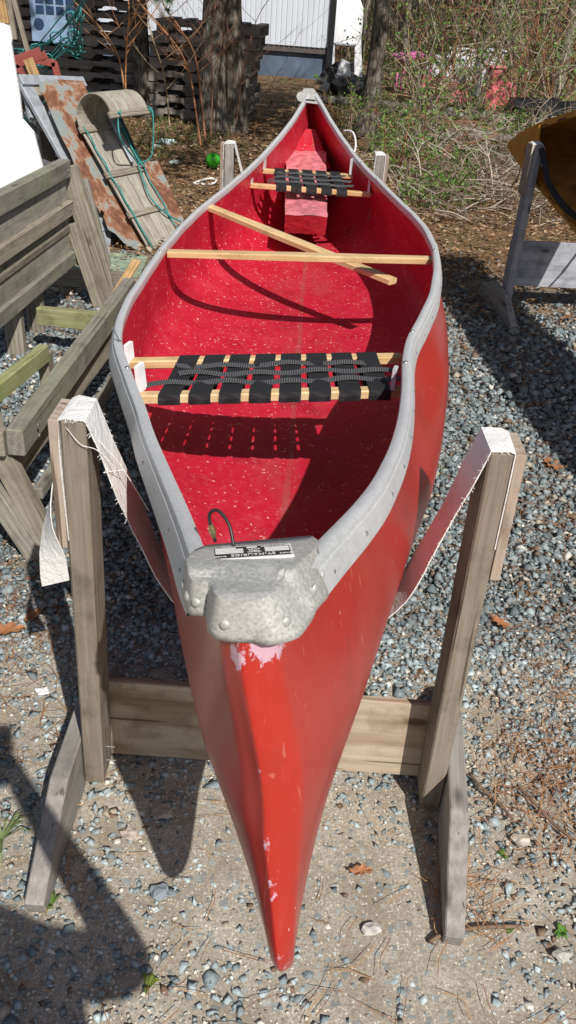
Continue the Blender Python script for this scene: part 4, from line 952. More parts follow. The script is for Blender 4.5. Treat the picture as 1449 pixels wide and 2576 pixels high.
bar((50, 202), (212, 207), 0.07, -0.12, M_PAINTMET, fr); bar((62, 212), (268, 580), 0.10, -0.14, M_PAINTMET, fr); bar((268, 572), (262, 640), 0.07, -0.15, M_PAINTMET, fr); bar((58, 205), (84, 300), 0.06, -0.20, M_PAINTMET, fr); bar((90, 215), (112, 330), 0.05, -0.3, W_GREY, fr, 'strut')
bar((130, 260), (150, 395), 0.05, -0.34, M_PAINTMET, fr, 'strut'); bar((108, 300), (118, 400), 0.09, -0.42, W_GREY, fr, 'strut')
gp = onz(275, 655, 0.02); mb = MB(); pts = [onz(x, y, 0.012) for x, y in ((180, 672), (262, 640), (345, 642), (372, 650), (350, 700), (300, 720), (215, 700))]
z_ = MB(); z_.v = [tuple(p+Vector((0, 0, 0.012))) for p in pts]+[tuple(p-Vector((0, 0, 0.012))) for p in pts]; k = len(pts); z_.f = [tuple(range(k)), tuple(range(2*k-1, k-1, -1))]+[(i, i+k, (i+1) % k+k, (i+1) % k) for i in range(k)]
o = z_.build('green_sheet', M_TARPG); tag(o, 'cracked pale green sheet lying flat at the foot of the toboggan', 'sheet')
# near-black panel standing for the shaded void and clutter behind the sheet
dk = plate_on('void_panel', [(150, 340), (262, 480), (380, 600), (392, 640), (290, 655), (268, 640), (200, 500)], -0.40, 0.02, plain('void_shade', (0.03, 0.028, 0.026), 0.9)); tag(dk, 'dark panel standing for the shaded void behind the rusty sheet', 'board')

# toboggan
tob = thing('toboggan', 'small weathered wooden toboggan with curled front leaning on the rusty sheet', 'toboggan', F0)
# local frame: a across, b up the slope, c towards the camera
qa = pl(260, 445, 0.0); 
def tp(a, b, c): return F0+cdir*a+udir*b+NRM*c
bl0 = pl(378, 638, 0.0); tl0 = pl(203, 330, 0.0); A0 = (bl0-F0).dot(cdir); B0 = (bl0-F0).dot(udir); At = (tl0-F0).dot(cdir); Bt = (tl0-F0).dot(udir)
br0 = pl(440, 602, 0.0); Wd = 0.44*0.5+(br0-bl0).dot(cdir)*0.5; Lb = Bt-B0
RC = 0.155
def tcurve(u):
    """distance along the slats: straight, then the curl over towards the camera side"""
    if u < Lb: return B0+u, 0.0
    th = (u-Lb)/RC
    return B0+Lb+RC*math.sin(th), RC-RC*math.cos(th)
n_sl = 4; tot = Lb+RC*math.pi*1.12
for i in range(n_sl):
    a0 = A0+Wd*(i/n_sl)+0.002; a1 = A0+Wd*((i+1)/n_sl)-0.002; rows = []
    for k in range(50):
        u = tot*k/49; b_, c_ = tcurve(u); b2, c2_ = tcurve(u+0.001); t_ = Vector((b2-b_, c2_-c_, 0)).normalized(); n_ = (-t_.y, t_.x); sh = (At-A0)*min(1, max(0, (b_-B0)/Lb))
        rows.append([tp(a0+sh, b_, c_), tp(a1+sh, b_, c_), tp(a1+sh, b_+n_[0]*0.008, c_+n_[1]*0.008), tp(a0+sh, b_+n_[0]*0.008, c_+n_[1]*0.008)])
    M_ = Matrix.Identity(4); X_ = udir; 
    for q in range(3): M_[q][0] = udir[q]; M_[q][1] = cdir[q]; M_[q][2] = NRM[q]; M_[q][3] = F0[q]
    Mi = M_.inverted(); mb = MB(); mb.grid([[Mi @ p for p in r_] for r_ in rows], closed=True); mb.build('slat', W_TOB, tob, False, M_)
def tob_bar(b_, c_=0.014, ext=0.02, m=W_GREY):
    sh = (At-A0)*min(1, max(0, (b_-B0)/Lb)); board('crossbar', tp(A0+sh-ext, b_, c_), tp(A0+Wd+sh+ext, b_, c_), 0.045, 0.022, m, tob, up=NRM)
for py_, px_ in ((535, 357), (437, 300), (325, 240)):
    q = pl(px_, py_, 0.0); tob_bar((q-F0).dot(udir))
be, ce = tcurve(tot); tob_bar(be, ce-0.004)
sh = At-A0
ra = [tp(A0+0.015+sh*0.1*k, B0+0.02+Lb*k/10, 0.03+0.01*math.sin(k*3)) for k in range(11)]; mb = MB(); mb.tube(ra, 0.006, 6); mb.build('rope', M_TEAL, tob, True)
rb_ = [tp(A0+Wd-0.015+sh*0.1*k, B0+0.02+Lb*k/10, 0.03+0.01*math.sin(k*2.3)) for k in range(11)]; mb = MB(); mb.tube(rb_, 0.006, 6); mb.build('rope', M_TEAL, tob, True)
mb = MB(); e0 = tp(A0+sh+0.06, be, ce); e1 = tp(A0+sh+Wd, be, ce); mb.tube(catmull([e0, e0+Vector((0.02, -0.02, -0.15)), pl(345, 410, 0.06), pl(375, 490, 0.05), pl(415, 535, 0.04), pl(455, 558, 0.03)], 8), 0.006, 6)
mb.tube(catmull([e1+Vector((0, 0, 0.03)), e1+Vector((0.035, -0.01, -0.03)), e1+Vector((0.02, -0.02, -0.28)), pl(347, 412, 0.05)], 8), 0.006, 6)
mb.tube([e0+Vector((-0.01, 0, -0.01)), e0+Vector((0.02, 0, 0.02)), e0+Vector((0.01, 0, -0.02))], 0.011, 6); mb.tube([e1, e1+Vector((0.02, 0, 0.02)), e1+Vector((0.01, 0, -0.02))], 0.011, 6); mb.build('rope', M_TEAL, tob, True)
gb = board('green_plank', pl(270, 238, -0.03), pl(352, 418, -0.03), 0.07, 0.02, M_GREENP, None, up=NRM); tag(gb, 'dark green plank leaning behind the curl of the toboggan', 'plank')
gb = board('metal_strip', pl(256, 258, 0.035), pl(334, 408, 0.035), 0.03, 0.012, M_PAINTMET, None, up=NRM); tag(gb, 'pale grey metal strip leaning inside the toboggan curl', 'metal strip')

# ------------------------------------------------------------------ clutter behind, left
rf = thing('red_trestle', 'red oxide painted steel frame lying on top of the grey steel frame', 'frame', ony(100, 180, 7.2))
def sb(par, pa, pb, Y, w_, t, mat, name='bar', dY=0.0, up=(0, 1, 0)): return board(name, ony(*pa, Y), ony(*pb, Y+dY), w_, t, mat, par, up=up)
sb(rf, (36, 158), (104, 134), 7.0, 0.085, 0.03, M_RED); sb(rf, (80, 150), (140, 160), 7.3, 0.05, 0.03, M_RED); sb(rf, (136, 156), (148, 200), 7.3, 0.05, 0.03, M_RED); sb(rf, (104, 132), (114, 150), 7.1, 0.05, 0.03, M_RED); sb(rf, (40, 166), (78, 198), 7.0, 0.05, 0.03, M_RED)
o = sb(None, (70, 148), (90, 196), 6.95, 0.075, 0.02, W_SPLIT); o.name = 'wood_offcut'; tag(o, 'brown wood offcut standing against the red frame', 'offcut')
o = sb(None, (24, -40), (72, 136), 7.6, 0.035, 0.03, W_GREY); o.name = 'pole'; tag(o, 'slender grey pole leaning at the upper left', 'pole')
o = sb(None, (8, -60), (34, 100), 7.2, 0.06, 0.03, W_GREY); o.name = 'plank'; tag(o, 'grey plank standing beside the white board at the upper left', 'plank')
o = sb(None, (-14, -60), (8, 60), 6.6, 0.09, 0.03, W_SPLIT); o.name = 'plank'; tag(o, 'reddish brown plank standing at the far left edge', 'plank')
ac = thing('crate', 'blue and white plastic crate with a grid of openings, top left', 'crate', ony(120, 60, 10.5))
c0_ = ony(122, 40, 10.5); M_BLUEP = plain('pale_blue_plastic', (0.25, 0.36, 0.52), 0.5, 0, 0.2, 4); M_NAVY = plain('navy_plastic', (0.02, 0.05, 0.12), 0.5)
mb = MB(); mb.box((c0_.x-0.20, 10.5, c0_.z-0.25), (c0_.x+0.20, 10.85, c0_.z+0.6)); mb.build('body', M_BLUEP, ac)
for i in range(4):
    for j in range(3):
        mb = MB(); x = c0_.x-0.13+0.11*i; z = c0_.z+0.02+0.10*j; mb.box((x, 10.49, z), (x+0.085, 10.495, z+0.075)); mb.build('opening', M_NAVY, ac)
mb = MB(); mb.tube([(c0_.x-0.11, 10.488, c0_.z-0.08), (c0_.x-0.11, 10.496, c0_.z-0.08)], 0.055, 14); mb.build('opening', M_NAVY, ac)
gt = MB(); g0 = ony(120, 190, 9.0); pts = []
for i in range(9):
    row = []
    for j in range(13):
        a = math.pi*j/12; row.append((g0.x+0.38*math.cos(a)*(1+0.1*noise.noise(Vector((i, j, 0)))), 9.0+0.16*i, gz(9)+0.0+0.48*math.sin(a)**0.7*(1+0.12*noise.noise(Vector((i*0.6, j*0.5, 2))))))
    pts.append(row)
gt.grid(pts); gt.add([pts[0][j] for j in range(13)], [tuple(range(13))]); o = gt.build('green_tarp', M_GREENP, None, True); tag(o, 'dark green tarp draped over a pile below the teal ropes', 'tarp')
def ropepile(name, label, segs, r, mat):
    mb = MB()
    for pts, Y in segs:
        base = [ony(x, y, Y+0.25*i) for i, (x, y) in enumerate(pts)]
        for q in range(5):
            d = Vector((random.uniform(-1, 1), random.uniform(-1, 1), random.uniform(-1, 1)))*0.05
            mb.tube(catmull([p+d+Vector((random.uniform(-1, 1), 0, random.uniform(-1, 1)))*0.045 for p in base], 5), r, 5)
        for p in base[1:-1]:
            mb.tube([p+Vector((0.05*math.cos(a), 0.02*math.sin(2*a), 0.05*math.sin(a))) for a in [k*0.7 for k in range(10)]], r*1.3, 5)
    o = mb.build(name, mat, None, True); tag(o, label, 'ropes')
ropepile('rope_net', 'tangle of teal ropes hanging across the pallets at the upper left', [([(215, -5), (180, 45), (140, 95), (90, 125), (45, 140)], 8.2), ([(205, 15), (185, 90), (165, 110), (120, 150), (95, 165)], 8.0), ([(180, 100), (195, 110), (190, 125), (160, 122)], 8.3), ([(50, 130), (70, 140), (95, 150), (105, 165)], 7.9)], 0.006, M_TEAL)
# dark clutter filling the gap behind the frames
mb = MB()
for k in range(26):
    x0_, y0_ = random.uniform(60, 150), random.uniform(200, 420); a = ony(x0_, y0_, 7.6+random.random()*0.6); b = a+Vector((random.uniform(-0.2, 0.2), random.uniform(-0.1, 0.2), -random.uniform(0.3, 0.7))); mb.tube([a, b], random.uniform(0.012, 0.035), 4)
o = mb.build('scrap_heap', plain('dull_scrap', (0.16, 0.16, 0.17), 0.7, 0.2, 0.5, 6)); tag(o, 'heap of dull grey scrap bars behind the white board', 'scrap', kind='stuff')

# ------------------------------------------------------------------ pallets
def make_pallet(name, label):
    t = thing(name, label, 'pallet', (0, 0, 0), 'stacked wooden pallets')
    bm_s = None
    poly = [(-0.6, 0), (-0.42, 0), (-0.39, 0.035), (-0.20, 0.035), (-0.17, 0), (0.17, 0), (0.20, 0.035), (0.39, 0.035), (0.42, 0), (0.6, 0), (0.6, 0.085), (-0.6, 0.085)]
    for j, y in enumerate((-0.5, -0.02, 0.46)):
        M_ = Matrix.Identity(4); M_[0] = Vector((1, 0, 0, 0)); M_[1] = Vector((0, 0, 1, y)); M_[2] = Vector((0, 1, 0, 0.016)); prism('stringer', poly, 0.038, W_PAL, t, M_)
    for i in range(6): board('deck_board', (-0.55+0.22*i, -0.5, 0.109), (-0.55+0.22*i, 0.5, 0.109), 0.10 if i else 0.13, 0.015, W_PAL, t, bev=0)
    for i in (0, 2, 3, 5): board('bottom_board', (-0.55+0.22*i, -0.5, 0.008), (-0.55+0.22*i, 0.5, 0.008), 0.10, 0.015, W_PAL, t, bev=0)
    return t
pal0 = make_pallet('pallet', 'x'); first = [True]
def pallet(x, y, z, rz, label, sx=1.0):
    global pal0
    if first[0]: o = pal0; first[0] = False
    else: o = copy_tree(pal0)
    o.matrix_basis = Matrix.Translation((x, y, z)) @ Matrix.Rotation(rz, 4, 'Z'); o.scale = (sx, 1, 1.13); o['label'] = label
ORD = ['bottom', 'second', 'third', 'fourth', 'fifth', 'sixth', 'seventh', 'eighth', 'ninth', 'tenth', 'eleventh', 'twelfth', 'thirteenth']
b2 = ong(450, 288); b2b = ong(625, 300); cx2 = (b2.x+b2b.x)/2-0.10
for i in range(8):
    z = gz(12)+0.141*i+0.01; pallet(cx2+random.uniform(-0.05, 0.05)+0.05*(i > 4), 12.35+random.uniform(-0.04, 0.04), z, R(-3)+random.uniform(-0.04, 0.04), '%s pallet up in the stack behind the double pine trunk' % ORD[i] if i else 'bottom pallet of the stack behind the double pine trunk', 1.08)
for i in range(12):
    p = ong(340, 255); pallet(-3.35+random.uniform(-0.05, 0.05), 13.2+random.uniform(-0.04, 0.04), gz(13)+0.141*i, R(4)+random.uniform(-0.04, 0.04), '%s pallet up in the tall stack left of the leaning trunk' % ORD[i] if i else 'bottom pallet of the tall stack left of the leaning trunk', 1.35)
for i in range(12):
    pallet(-4.75+random.uniform(-0.05, 0.05), 13.3+random.uniform(-0.04, 0.04), gz(13)+0.141*i, R(2)+random.uniform(-0.04, 0.04), '%s pallet up in the leftmost stack behind the teal ropes' % ORD[i] if i else 'bottom pallet of the leftmost stack behind the teal ropes', 1.0)

# ------------------------------------------------------------------ white sided shed with dark skirt
HY = 18.6
hs = thing('shed', 'white sided trailer shed with dark blue skirt behind the pallets', 'shed', (-2.5, HY, gz(19)))
hr = ony(818, 215, HY).x; hl = -9.0; zb = gz(19)-0.1; z1_ = ony(700, 128, HY).z; z2_ = ony(700, 112, HY).z
mb = MB(); mb.box((hl, HY+0.06, zb), (hr, HY+0.10, z1_)); mb.build('skirt', M_DARKB, hs)
mb = MB(); mb.box((hl, HY-0.02, z1_), (hr+0.02, HY+0.1, z2_)); mb.build('trim', plain('brown_trim', (0.10, 0.085, 0.08), 0.7), hs)
mb = MB(); n = int((hr-hl)/0.10); rows = [[], []]
for i in range(n+1):
    x = hl+(hr-hl)*i/n
    for (dx, dy) in ((0, 0), (0.03, 0.0), (0.04, 0.018), (0.06, 0.018), (0.07, 0)):
        if x+dx <= hr: rows[0].append((x+dx, HY-0.05+dy, z2_+0.0)); rows[1].append((x+dx, HY-0.05+dy, 4.2))
mb.grid(rows); mb.build('siding', M_WSIDE, hs)
mb = MB(); mb.box((hr-0.02, HY-0.09, zb), (hr+0.10, HY+0.1, 4.2)); mb.build('corner_post', M_BLACK, hs)
mb = MB(); mb.box((hr, HY+0.1, zb+0.6), (hr+0.05, HY+6, 4.2)); mb.build('end_wall', M_WSIDE, hs)
mb = MB(); mb.box((hl-0.3, HY-0.3, 4.2), (hr+0.3, HY+6.3, 4.3)); mb.build('roof', M_PAINTMET, hs)
for i in range(12):
    x = hl+0.6*i+0.4
    if x < hr-0.1: mb = MB(); mb.box((x, HY+0.045, zb), (x+0.03, HY+0.058, z1_)); mb.build('skirt_batten', M_DARKB, hs)
# white tank and panels right of the shed
wt = thing('white_tank', 'round topped white tank half hidden behind the tree right of the shed', 'tank', ony(885, 150, 19.5))
p = ony(868, 60, 19.6); mb = MB(); mb.grid([[(p.x+0.36*r_*math.cos(a), 19.6+0.36*r_*math.sin(a), z) for a in [k*math.pi/9 for k in range(18)]] for r_, z in ((1, 0.7), (1, p.z+0.1), (0.95, p.z+0.3), (0.7, p.z+0.46), (0.3, p.z+0.54), (0.01, p.z+0.55))], closed=True); mb.build('body', M_WHITE, wt, True)
mb = MB(); mb.tube([(p.x+0.36*math.cos(a), 19.6+0.36*math.sin(a), p.z-0.35) for a in [k*math.pi/9 for k in range(19)]], 0.02, 5); mb.build('band', M_PAINTMET, wt)
o = slab('white_sheet', [(826, -30), (842, -30), (842, 150), (838, 250), (826, 250)], 19.0, 0.05, M_WSIDE, 'narrow white upright panel at the corner of the shed', 'panel')
o = slab('white_sheet', [(893, 120), (908, 90), (912, 215), (890, 215)], 17.2, 0.04, M_WHITE, 'leaning white panel beside the round topped tank', 'panel')
o = slab('white_bag', [(845, 190), (860, 150), (880, 160), (884, 215), (850, 225)], 16.4, 0.3, M_WHITE, 'white sack standing below the tank by the shed corner', 'sack')
# ------------------------------------------------------------------ trees
def crown_mesh(c, rad, n, size, cols, squash=0.8, clump=14):
    vs = []; fs = []; cs = []
    cl = [c+Vector((random.gauss(0, 0.5)*rad, random.gauss(0, 0.5)*rad, random.gauss(0, 0.45)*rad*squash)) for _ in range(clump)]
    for i in range(n):
        q = random.choice(cl)+Vector((random.gauss(0, 1), random.gauss(0, 1), random.gauss(0, 0.7)))*rad*0.2
        a = Vector((random.gauss(0, 1), random.gauss(0, 1), random.gauss(0, 1))).normalized(); b = a.cross(Vector((random.gauss(0, 1), random.gauss(0, 1), 1))).normalized()
        s_ = size*random.uniform(0.6, 1.4); o = len(vs); vs += [q-a*s_, q-b*s_*0.45, q+a*s_, q+b*s_*0.45]; fs.append((o, o+1, o+2, o+3)); c_ = random.choice(cols); cs += [c_]*4
    return vs, fs, cs
GREENS = [(0.10, 0.20, 0.035), (0.14, 0.26, 0.05), (0.07, 0.14, 0.03), (0.18, 0.30, 0.08)]
PINES = [(0.035, 0.085, 0.03), (0.05, 0.12, 0.04), (0.03, 0.06, 0.025)]
def tree(name, label, base, r0, lean, h, kind='pine', crown_z=5.0, crad=2.0, group=None, flare=1.5, n_leaf=2600, cat='tree', bark=None, col=None, second=None, coff=(0, 0, 0)):
    t = thing(name, label, cat, base, group)
    def trunk(b, r, ln, hh, ph):
        rows = []; k = 16; m = 26
        for i in range(m):
            u = i/(m-1); z = hh*u**1.3; rr = r*(1-0.6*u)*(1+(flare-1)*math.exp(-z/0.28)); x = b.x+ln[0]*z+0.04*math.sin(z*1.3+ph); y = b.y+ln[1]*z+0.03*math.sin(z*1.7+ph)
            rows.append([(x+rr*(1+0.11*noise.noise(Vector((math.cos(a)*2.2, math.sin(a)*2.2, z*0.8+ph)))+0.05*noise.noise(Vector((math.cos(a)*6, math.sin(a)*6, z*2))))*math.cos(a), y+rr*(1+0.1*noise.noise(Vector((math.cos(a)*2, math.sin(a)*2, z*0.8+ph+9))))*math.sin(a), b.z-0.05+z) for a in [2*math.pi*j/k for j in range(k)]])
        return rows
    mb = MB(); mb.grid(trunk(base, r0, lean, h, random.random()*6), closed=True)
    if second: mb.grid(trunk(base+Vector(second[0]), second[1], second[2], h*0.9, 2.0), closed=True)
    mb.build('trunk', bark or M_BARK, t, True)
    lb = MB(); top = base+Vector((lean[0]*h, lean[1]*h, h))
    for i in range(9):
        z = h*random.uniform(0.5, 0.98); p = base+Vector((lean[0]*z, lean[1]*z, z)); a = random.uniform(0, 6.28); L = crad*random.uniform(0.5, 1.0)
        lb.tube(catmull([p, p+Vector((math.cos(a)*L*0.5, math.sin(a)*L*0.5, L*0.15)), p+Vector((math.cos(a)*L, math.sin(a)*L, L*(0.1 if kind == 'pine' else 0.5)))], 3), [r0*0.22*(1-j/8) +0.004 for j in range(7)], 5)
    lb.build('limbs', bark or M_BARK, t)
    cb = MB(); c = base+Vector((lean[0]*h, lean[1]*h, crown_z))+Vector(coff); vs, fs, cs = crown_mesh(c, crad, n_leaf, 0.125 if kind == 'pine' else 0.085, col or (PINES if kind == 'pine' else GREENS)); cb.v = vs; cb.f = fs; cb.c = cs  # coff shifts the unseen crown so that it shades the ground behind
    cb.build('crown', M_FOL, t)
    return t
tree('pine_tree', 'large double trunked pine in front of the pallets', ong(545, 330), 0.165, (-0.035, 0.0), 7.5, 'pine', 5.6, 2.3, 'pines by the pallets', 1.45, 9000, second=((0.21, 0.05, 0), 0.125, (-0.02, 0.02)), coff=(0.3, -2.0, 0))
tree('pine_tree', 'slimmer pine trunk leaning left beside the tall pallet stack', ong(378, 292), 0.125, (-0.075, 0.01), 7.0, 'pine', 5.2, 2.0, 'pines by the pallets', 1.5, 7000)
tree('oak_tree', 'single leaning trunk behind the stern of the red canoe', ong(918, 338), 0.115, (0.012, 0.02), 7.0, 'oak', 5.6, 3.0, None, 1.9, 9000, bark=M_BARK, coff=(1.0, -2.2, 0))
# pine sprig hanging into view
p = ony(365, 12, 8.2); sp_ = MB()
for k in range(5):
    c = p+Vector((random.uniform(-0.18, 0.22), random.uniform(-0.2, 0.2), random.uniform(-0.06, 0.12)))
    for q in range(70):
        d = Vector((random.gauss(0, 1), random.gauss(0, 1), random.gauss(-0.4, 0.8))).normalized()*random.uniform(0.05, 0.09); e = d.cross(Vector((0, 1, 0.2))).normalized()*0.0016; sp_.add([c-e, c+e, c+d], [(0, 1, 2)], random.choice([(0.09, 0.19, 0.05), (0.13, 0.26, 0.08)]))
sp_.tube([p+Vector((-0.2, 0, -0.02)), p, p+Vector((0.3, 0.1, 0.35)), p+Vector((0.6, 1.0, 1.4)), Vector((-1.3, 10.6, 3.6))], [0.004, 0.006, 0.012, 0.02, 0.03], 5, (0.2, 0.14, 0.09)); o = sp_.build('pine_branch', M_FOL); tag(o, 'green pine sprig hanging in at the top between the two trunks', 'branch')

# background wood
rows_ = []
bx = [(-13, 24), (-10, 27), (-7.5, 25), (0.9, 22), (1.6, 19), (2.3, 25), (3.1, 18.5), (3.6, 21), (4.3, 24), (4.5, 18), (5.4, 20), (5.9, 25), (6.6, 18.5), (7.4, 22), (8.4, 20), (9.5, 24), (2.9, 29), (5.1, 31), (7.5, 30), (1.4, 33), (10.5, 29), (3.8, 34), (0.5, 28)]
LABT = [('grey', p_) if i_ % 2 else ('brown', p_) for i_, p_ in enumerate(['far left behind the pallets', 'left behind the shed', 'behind the left half of the shed', 'just right of the white tank', 'right of the leaning oak', 'far behind the pink toys', 'behind the white boxes', 'deep behind the red plastic sheet', 'behind the red can', 'nearest behind the black mound', 'right of the black mound', 'deep behind the black mound', 'above the wooden canoe', 'at the right edge', 'beyond the right edge', 'farthest out on the right', 'very far behind the leaning oak', 'very far in the middle of the thicket', 'very far behind the right edge', 'at the back behind the white tank', 'at the back far right', 'at the very back middle', 'behind the gap beside the shed'])]
for i, (x, y) in enumerate(bx):
    r_ = random.uniform(0.07, 0.17)
    zz = gz(20)+(1.6*sm((y-26)/16) if y > 26 else 0)
    t = tree('background_tree', '%s trunk %s in the wood behind the yard' % (LABT[i][0], LABT[i][1]), Vector((x, y, zz)), r_, (random.uniform(-0.05, 0.05), random.uniform(-0.03, 0.03)), random.uniform(6, 9), 'oak', 6.5, 2.2, 'trees of the wood behind', 1.4, 700, bark=M_BARK2 if i % 2 else M_BARK)

def shrub(name, label, base, n, h, spread, leaf_n, leaf_s, stemcol, group, cols=GREENS, r=0.010, arch=0.5, cat='shrub', twigs=5, zmin=0.1):
    t = thing(name, label, cat, base, group); st = MB(); fo = MB()
    for i in range(n):
        a = random.uniform(0, 6.28); L = h*random.uniform(0.6, 1.15); s0 = Vector(base)+Vector((math.cos(a), math.sin(a), 0))*random.random()*0.12*spread; d = Vector((math.cos(a)*spread*random.random(), math.sin(a)*spread*random.random(), 1)).normalized()
        pts = [s0]; p = s0.copy(); m = 8
        for k in range(m):
            d = (d+Vector((random.gauss(0, 0.13), random.gauss(0, 0.13), -arch*0.10*k/m))).normalized(); p = p+d*L/m; pts.append(p.copy())
        rr = r*random.uniform(0.6, 1.3); c_ = random.choice(stemcol); st.tube(pts, [rr*(1-0.85*k/m) for k in range(m+1)], 4, c_, False)
        for q in range(twigs):
            k = random.randint(2, m-1); dd = Vector((random.gauss(0, 1), random.gauss(0, 1), random.gauss(0.3, 0.7))).normalized(); e = L*random.uniform(0.15, 0.38); tw_ = [pts[k], pts[k]+dd*e*0.5+Vector((0, 0, 0.02)), pts[k]+dd*e+Vector((random.gauss(0, 0.05), random.gauss(0, 0.05), 0))*e*3]
            st.tube(tw_, [rr*0.4, rr*0.28, rr*0.12], 3, c_, False)
            for w_ in range(leaf_n):
                pp = tw_[0].lerp(tw_[2], random.uniform(0.2, 1.05))+Vector((random.gauss(0, 1), random.gauss(0, 1), random.gauss(0, 1)))*0.025
                if pp.z < base[2]+zmin: continue
                u = Vector((random.gauss(0, 1), random.gauss(0, 1), random.gauss(0, 1))).normalized(); v = u.cross(Vector((random.gauss(0, 1), 1, random.gauss(0, 1)))).normalized(); s_ = leaf_s*random.uniform(0.5, 1.3)
                fo.add([pp-u*s_, pp-v*s_*0.6, pp+u*s_, pp+v*s_*0.6], [(0, 1, 2, 3)], random.choice(cols))
    st.build('stems', M_TWIG, t)
    if fo.v: fo.build('foliage', M_FOL, t)
    return t
RB = [(0.34, 0.16, 0.08), (0.27, 0.13, 0.075), (0.20, 0.10, 0.07), (0.36, 0.20, 0.11)]
GB = [(0.30, 0.26, 0.20), (0.42, 0.38, 0.30), (0.22, 0.17, 0.12), (0.36, 0.27, 0.17)]
BRG = [(0.19, 0.34, 0.06), (0.24, 0.40, 0.09), (0.14, 0.25, 0.05), (0.30, 0.45, 0.14), (0.15, 0.13, 0.07)]
# bare red-brown saplings in front of the pines
def sapling(label, pxs, Y, r, c):
    r = r*0.72; t = thing('sapling', label, 'sapling', ony(*pxs[0], Y), 'bare saplings before the pallets'); mb = MB(); Y1 = Y
    pts = catmull([ony(x, y, Y+0.12*math.sin(i*1.7)) for i, (x, y) in enumerate(pxs)], 5); n = len(pts); mb.tube(pts, [r*(1-0.6*i/n) for i in range(n)], 5, c, False); mb.build('stem', M_TWIG, t, True)
    tb = MB()
    for q in range(7):
        k = random.randint(int(n*0.25), n-2); d = Vector((random.choice((-1, 1))*random.uniform(0.5, 1), random.uniform(-0.3, 0.3), random.uniform(0.3, 1.0))).normalized(); L = random.uniform(0.25, 0.8); p = pts[k]; w_ = [p, p+d*L*0.4, p+d*L*0.7+Vector((0, 0, 0.05*L)), p+d*L+Vector((0, 0, 0.12*L))]
        tb.tube(w_, [r*0.4, r*0.3, r*0.22, r*0.12], 4, c, False)
        for m_ in range(2):
            d2 = (d+Vector((random.uniform(-0.8, 0.8), 0, random.uniform(-0.5, 0.8)))).normalized(); tb.tube([w_[1+m_], w_[1+m_]+d2*L*0.4], [r*0.2, r*0.08], 3, c, False)
    tb.build('twigs', M_TWIG, t)
sapling('bare sapling bending up left to the top from before the pine', [(505, 366), (482, 210), (468, 160), (440, 110), (390, 50), (340, -5)], 9.6, 0.017, RB[0])
sapling('bare sapling with curved pale stem left of the pine', [(427, 320), (420, 240), (408, 170), (385, 100), (372, 40), (368, -20)], 9.8, 0.015, GB[3])
sapling('upright bare sapling just left of the double pine trunk', [(518, 362), (506, 250), (490, 140), (452, 70), (415, 20), (405, -20)], 9.5, 0.017, RB[1])
sapling('thin upright bare sapling before the double pine trunk', [(530, 352), (534, 240), (532, 140), (536, 60), (545, -10)], 9.7, 0.013, RB[2])
sapling('dark bare sapling across the double pine trunk', [(541, 345), (546, 240), (558, 140), (566, 60), (580, 0)], 9.9, 0.014, (0.07, 0.05, 0.04))
sapling('bare sapling right of the double pine trunk', [(590, 345), (602, 250), (608, 190), (625, 120), (650, 40), (690, -20)], 10.2, 0.011, RB[2])
sapling('orange brown forked sapling behind the toboggan curl', [(316, 232), (316, 170), (320, 90), (325, 40), (322, -20)], 8.6, 0.015, RB[0])
sapling('orange brown sapling leaning far left behind the toboggan', [(314, 232), (300, 150), (268, 90), (215, 30), (150, -25)], 8.5, 0.014, RB[3])
sapling('spindly low sapling between canoe stern and pallets', [(640, 340), (650, 280), (690, 200), (720, 150), (760, 70)], 10.8, 0.006, RB[1])

# thicket at the right
k = 0
for (px_, py_, n, h, sp, ln, lab) in [(868, 350, 1, 0.8, 0.7, 9, 'leafy shoots growing right behind the canoe stern'), (1035, 345, 8, 1.7, 0.9, 10, 'budding shrub between the leaning trunk and the red plastic heap'), (1060, 400, 9, 1.2, 1.3, 12, 'low green shrub left of the dead brush'), (1000, 450, 9, 0.7, 1.4, 12, 'low green bush close to the right gunwale'),
        (1100, 330, 10, 2.2, 0.9, 11, 'tall budding shrub before the red plastic heap'), (1190, 300, 10, 2.6, 0.9, 12, 'tall budding shrub left of the pale arching branches'), (1290, 290, 11, 2.7, 1.0, 12, 'tall budding shrub above the wooden canoe'), (1390, 280, 11, 2.7, 1.0, 13, 'tall budding shrub at the right edge'),
        (1150, 250, 12, 2.9, 0.9, 10, 'budding shrub deep in the thicket, middle'), (1300, 240, 12, 3.0, 0.9, 10, 'budding shrub deep in the thicket, right of the middle'), (1430, 235, 12, 3.0, 0.9, 10, 'budding shrub deep in the thicket, far right'), (1040, 262, 9, 2.4, 0.7, 9, 'budding shrub deep in the thicket, left end')]:
    b = ong(px_, py_); shrub('budding_shrub', lab, b, n+3, h, sp, max(5, ln-3), 0.011+0.0010*b.y, GB+RB[:2], 'budding shrubs of the thicket', BRG+GREENS[1:2], 0.009+0.0004*b.y, 0.9, twigs=7)
for (px_, py_, lab) in ((1050, 520, 'dry twiggy bush nearest the right gunwale'), (1160, 470, 'dry brush in the middle of the clearing edge'), (1240, 430, 'dry pale branches left of the wooden canoe tip'), (1270, 520, 'dead branches standing behind the right stand post'), (1120, 380, 'dry bush before the stacked logs'), (1350, 420, 'arching pale dead branches behind the wooden canoe'), (1300, 360, 'grey dead bush above the wooden canoe tip'), (1420, 340, 'grey dead bush at the right edge')):
    b = ong(px_, py_); b.y += 0.2; shrub('dead_shrub', lab, b, 16, 0.85, 2.2, 0, 0.01, [(0.34, 0.29, 0.22), (0.27, 0.21, 0.155), (0.18, 0.125, 0.085), (0.50, 0.45, 0.37)], 'leafless shrubs of the thicket', r=0.009, arch=2.4, twigs=6)
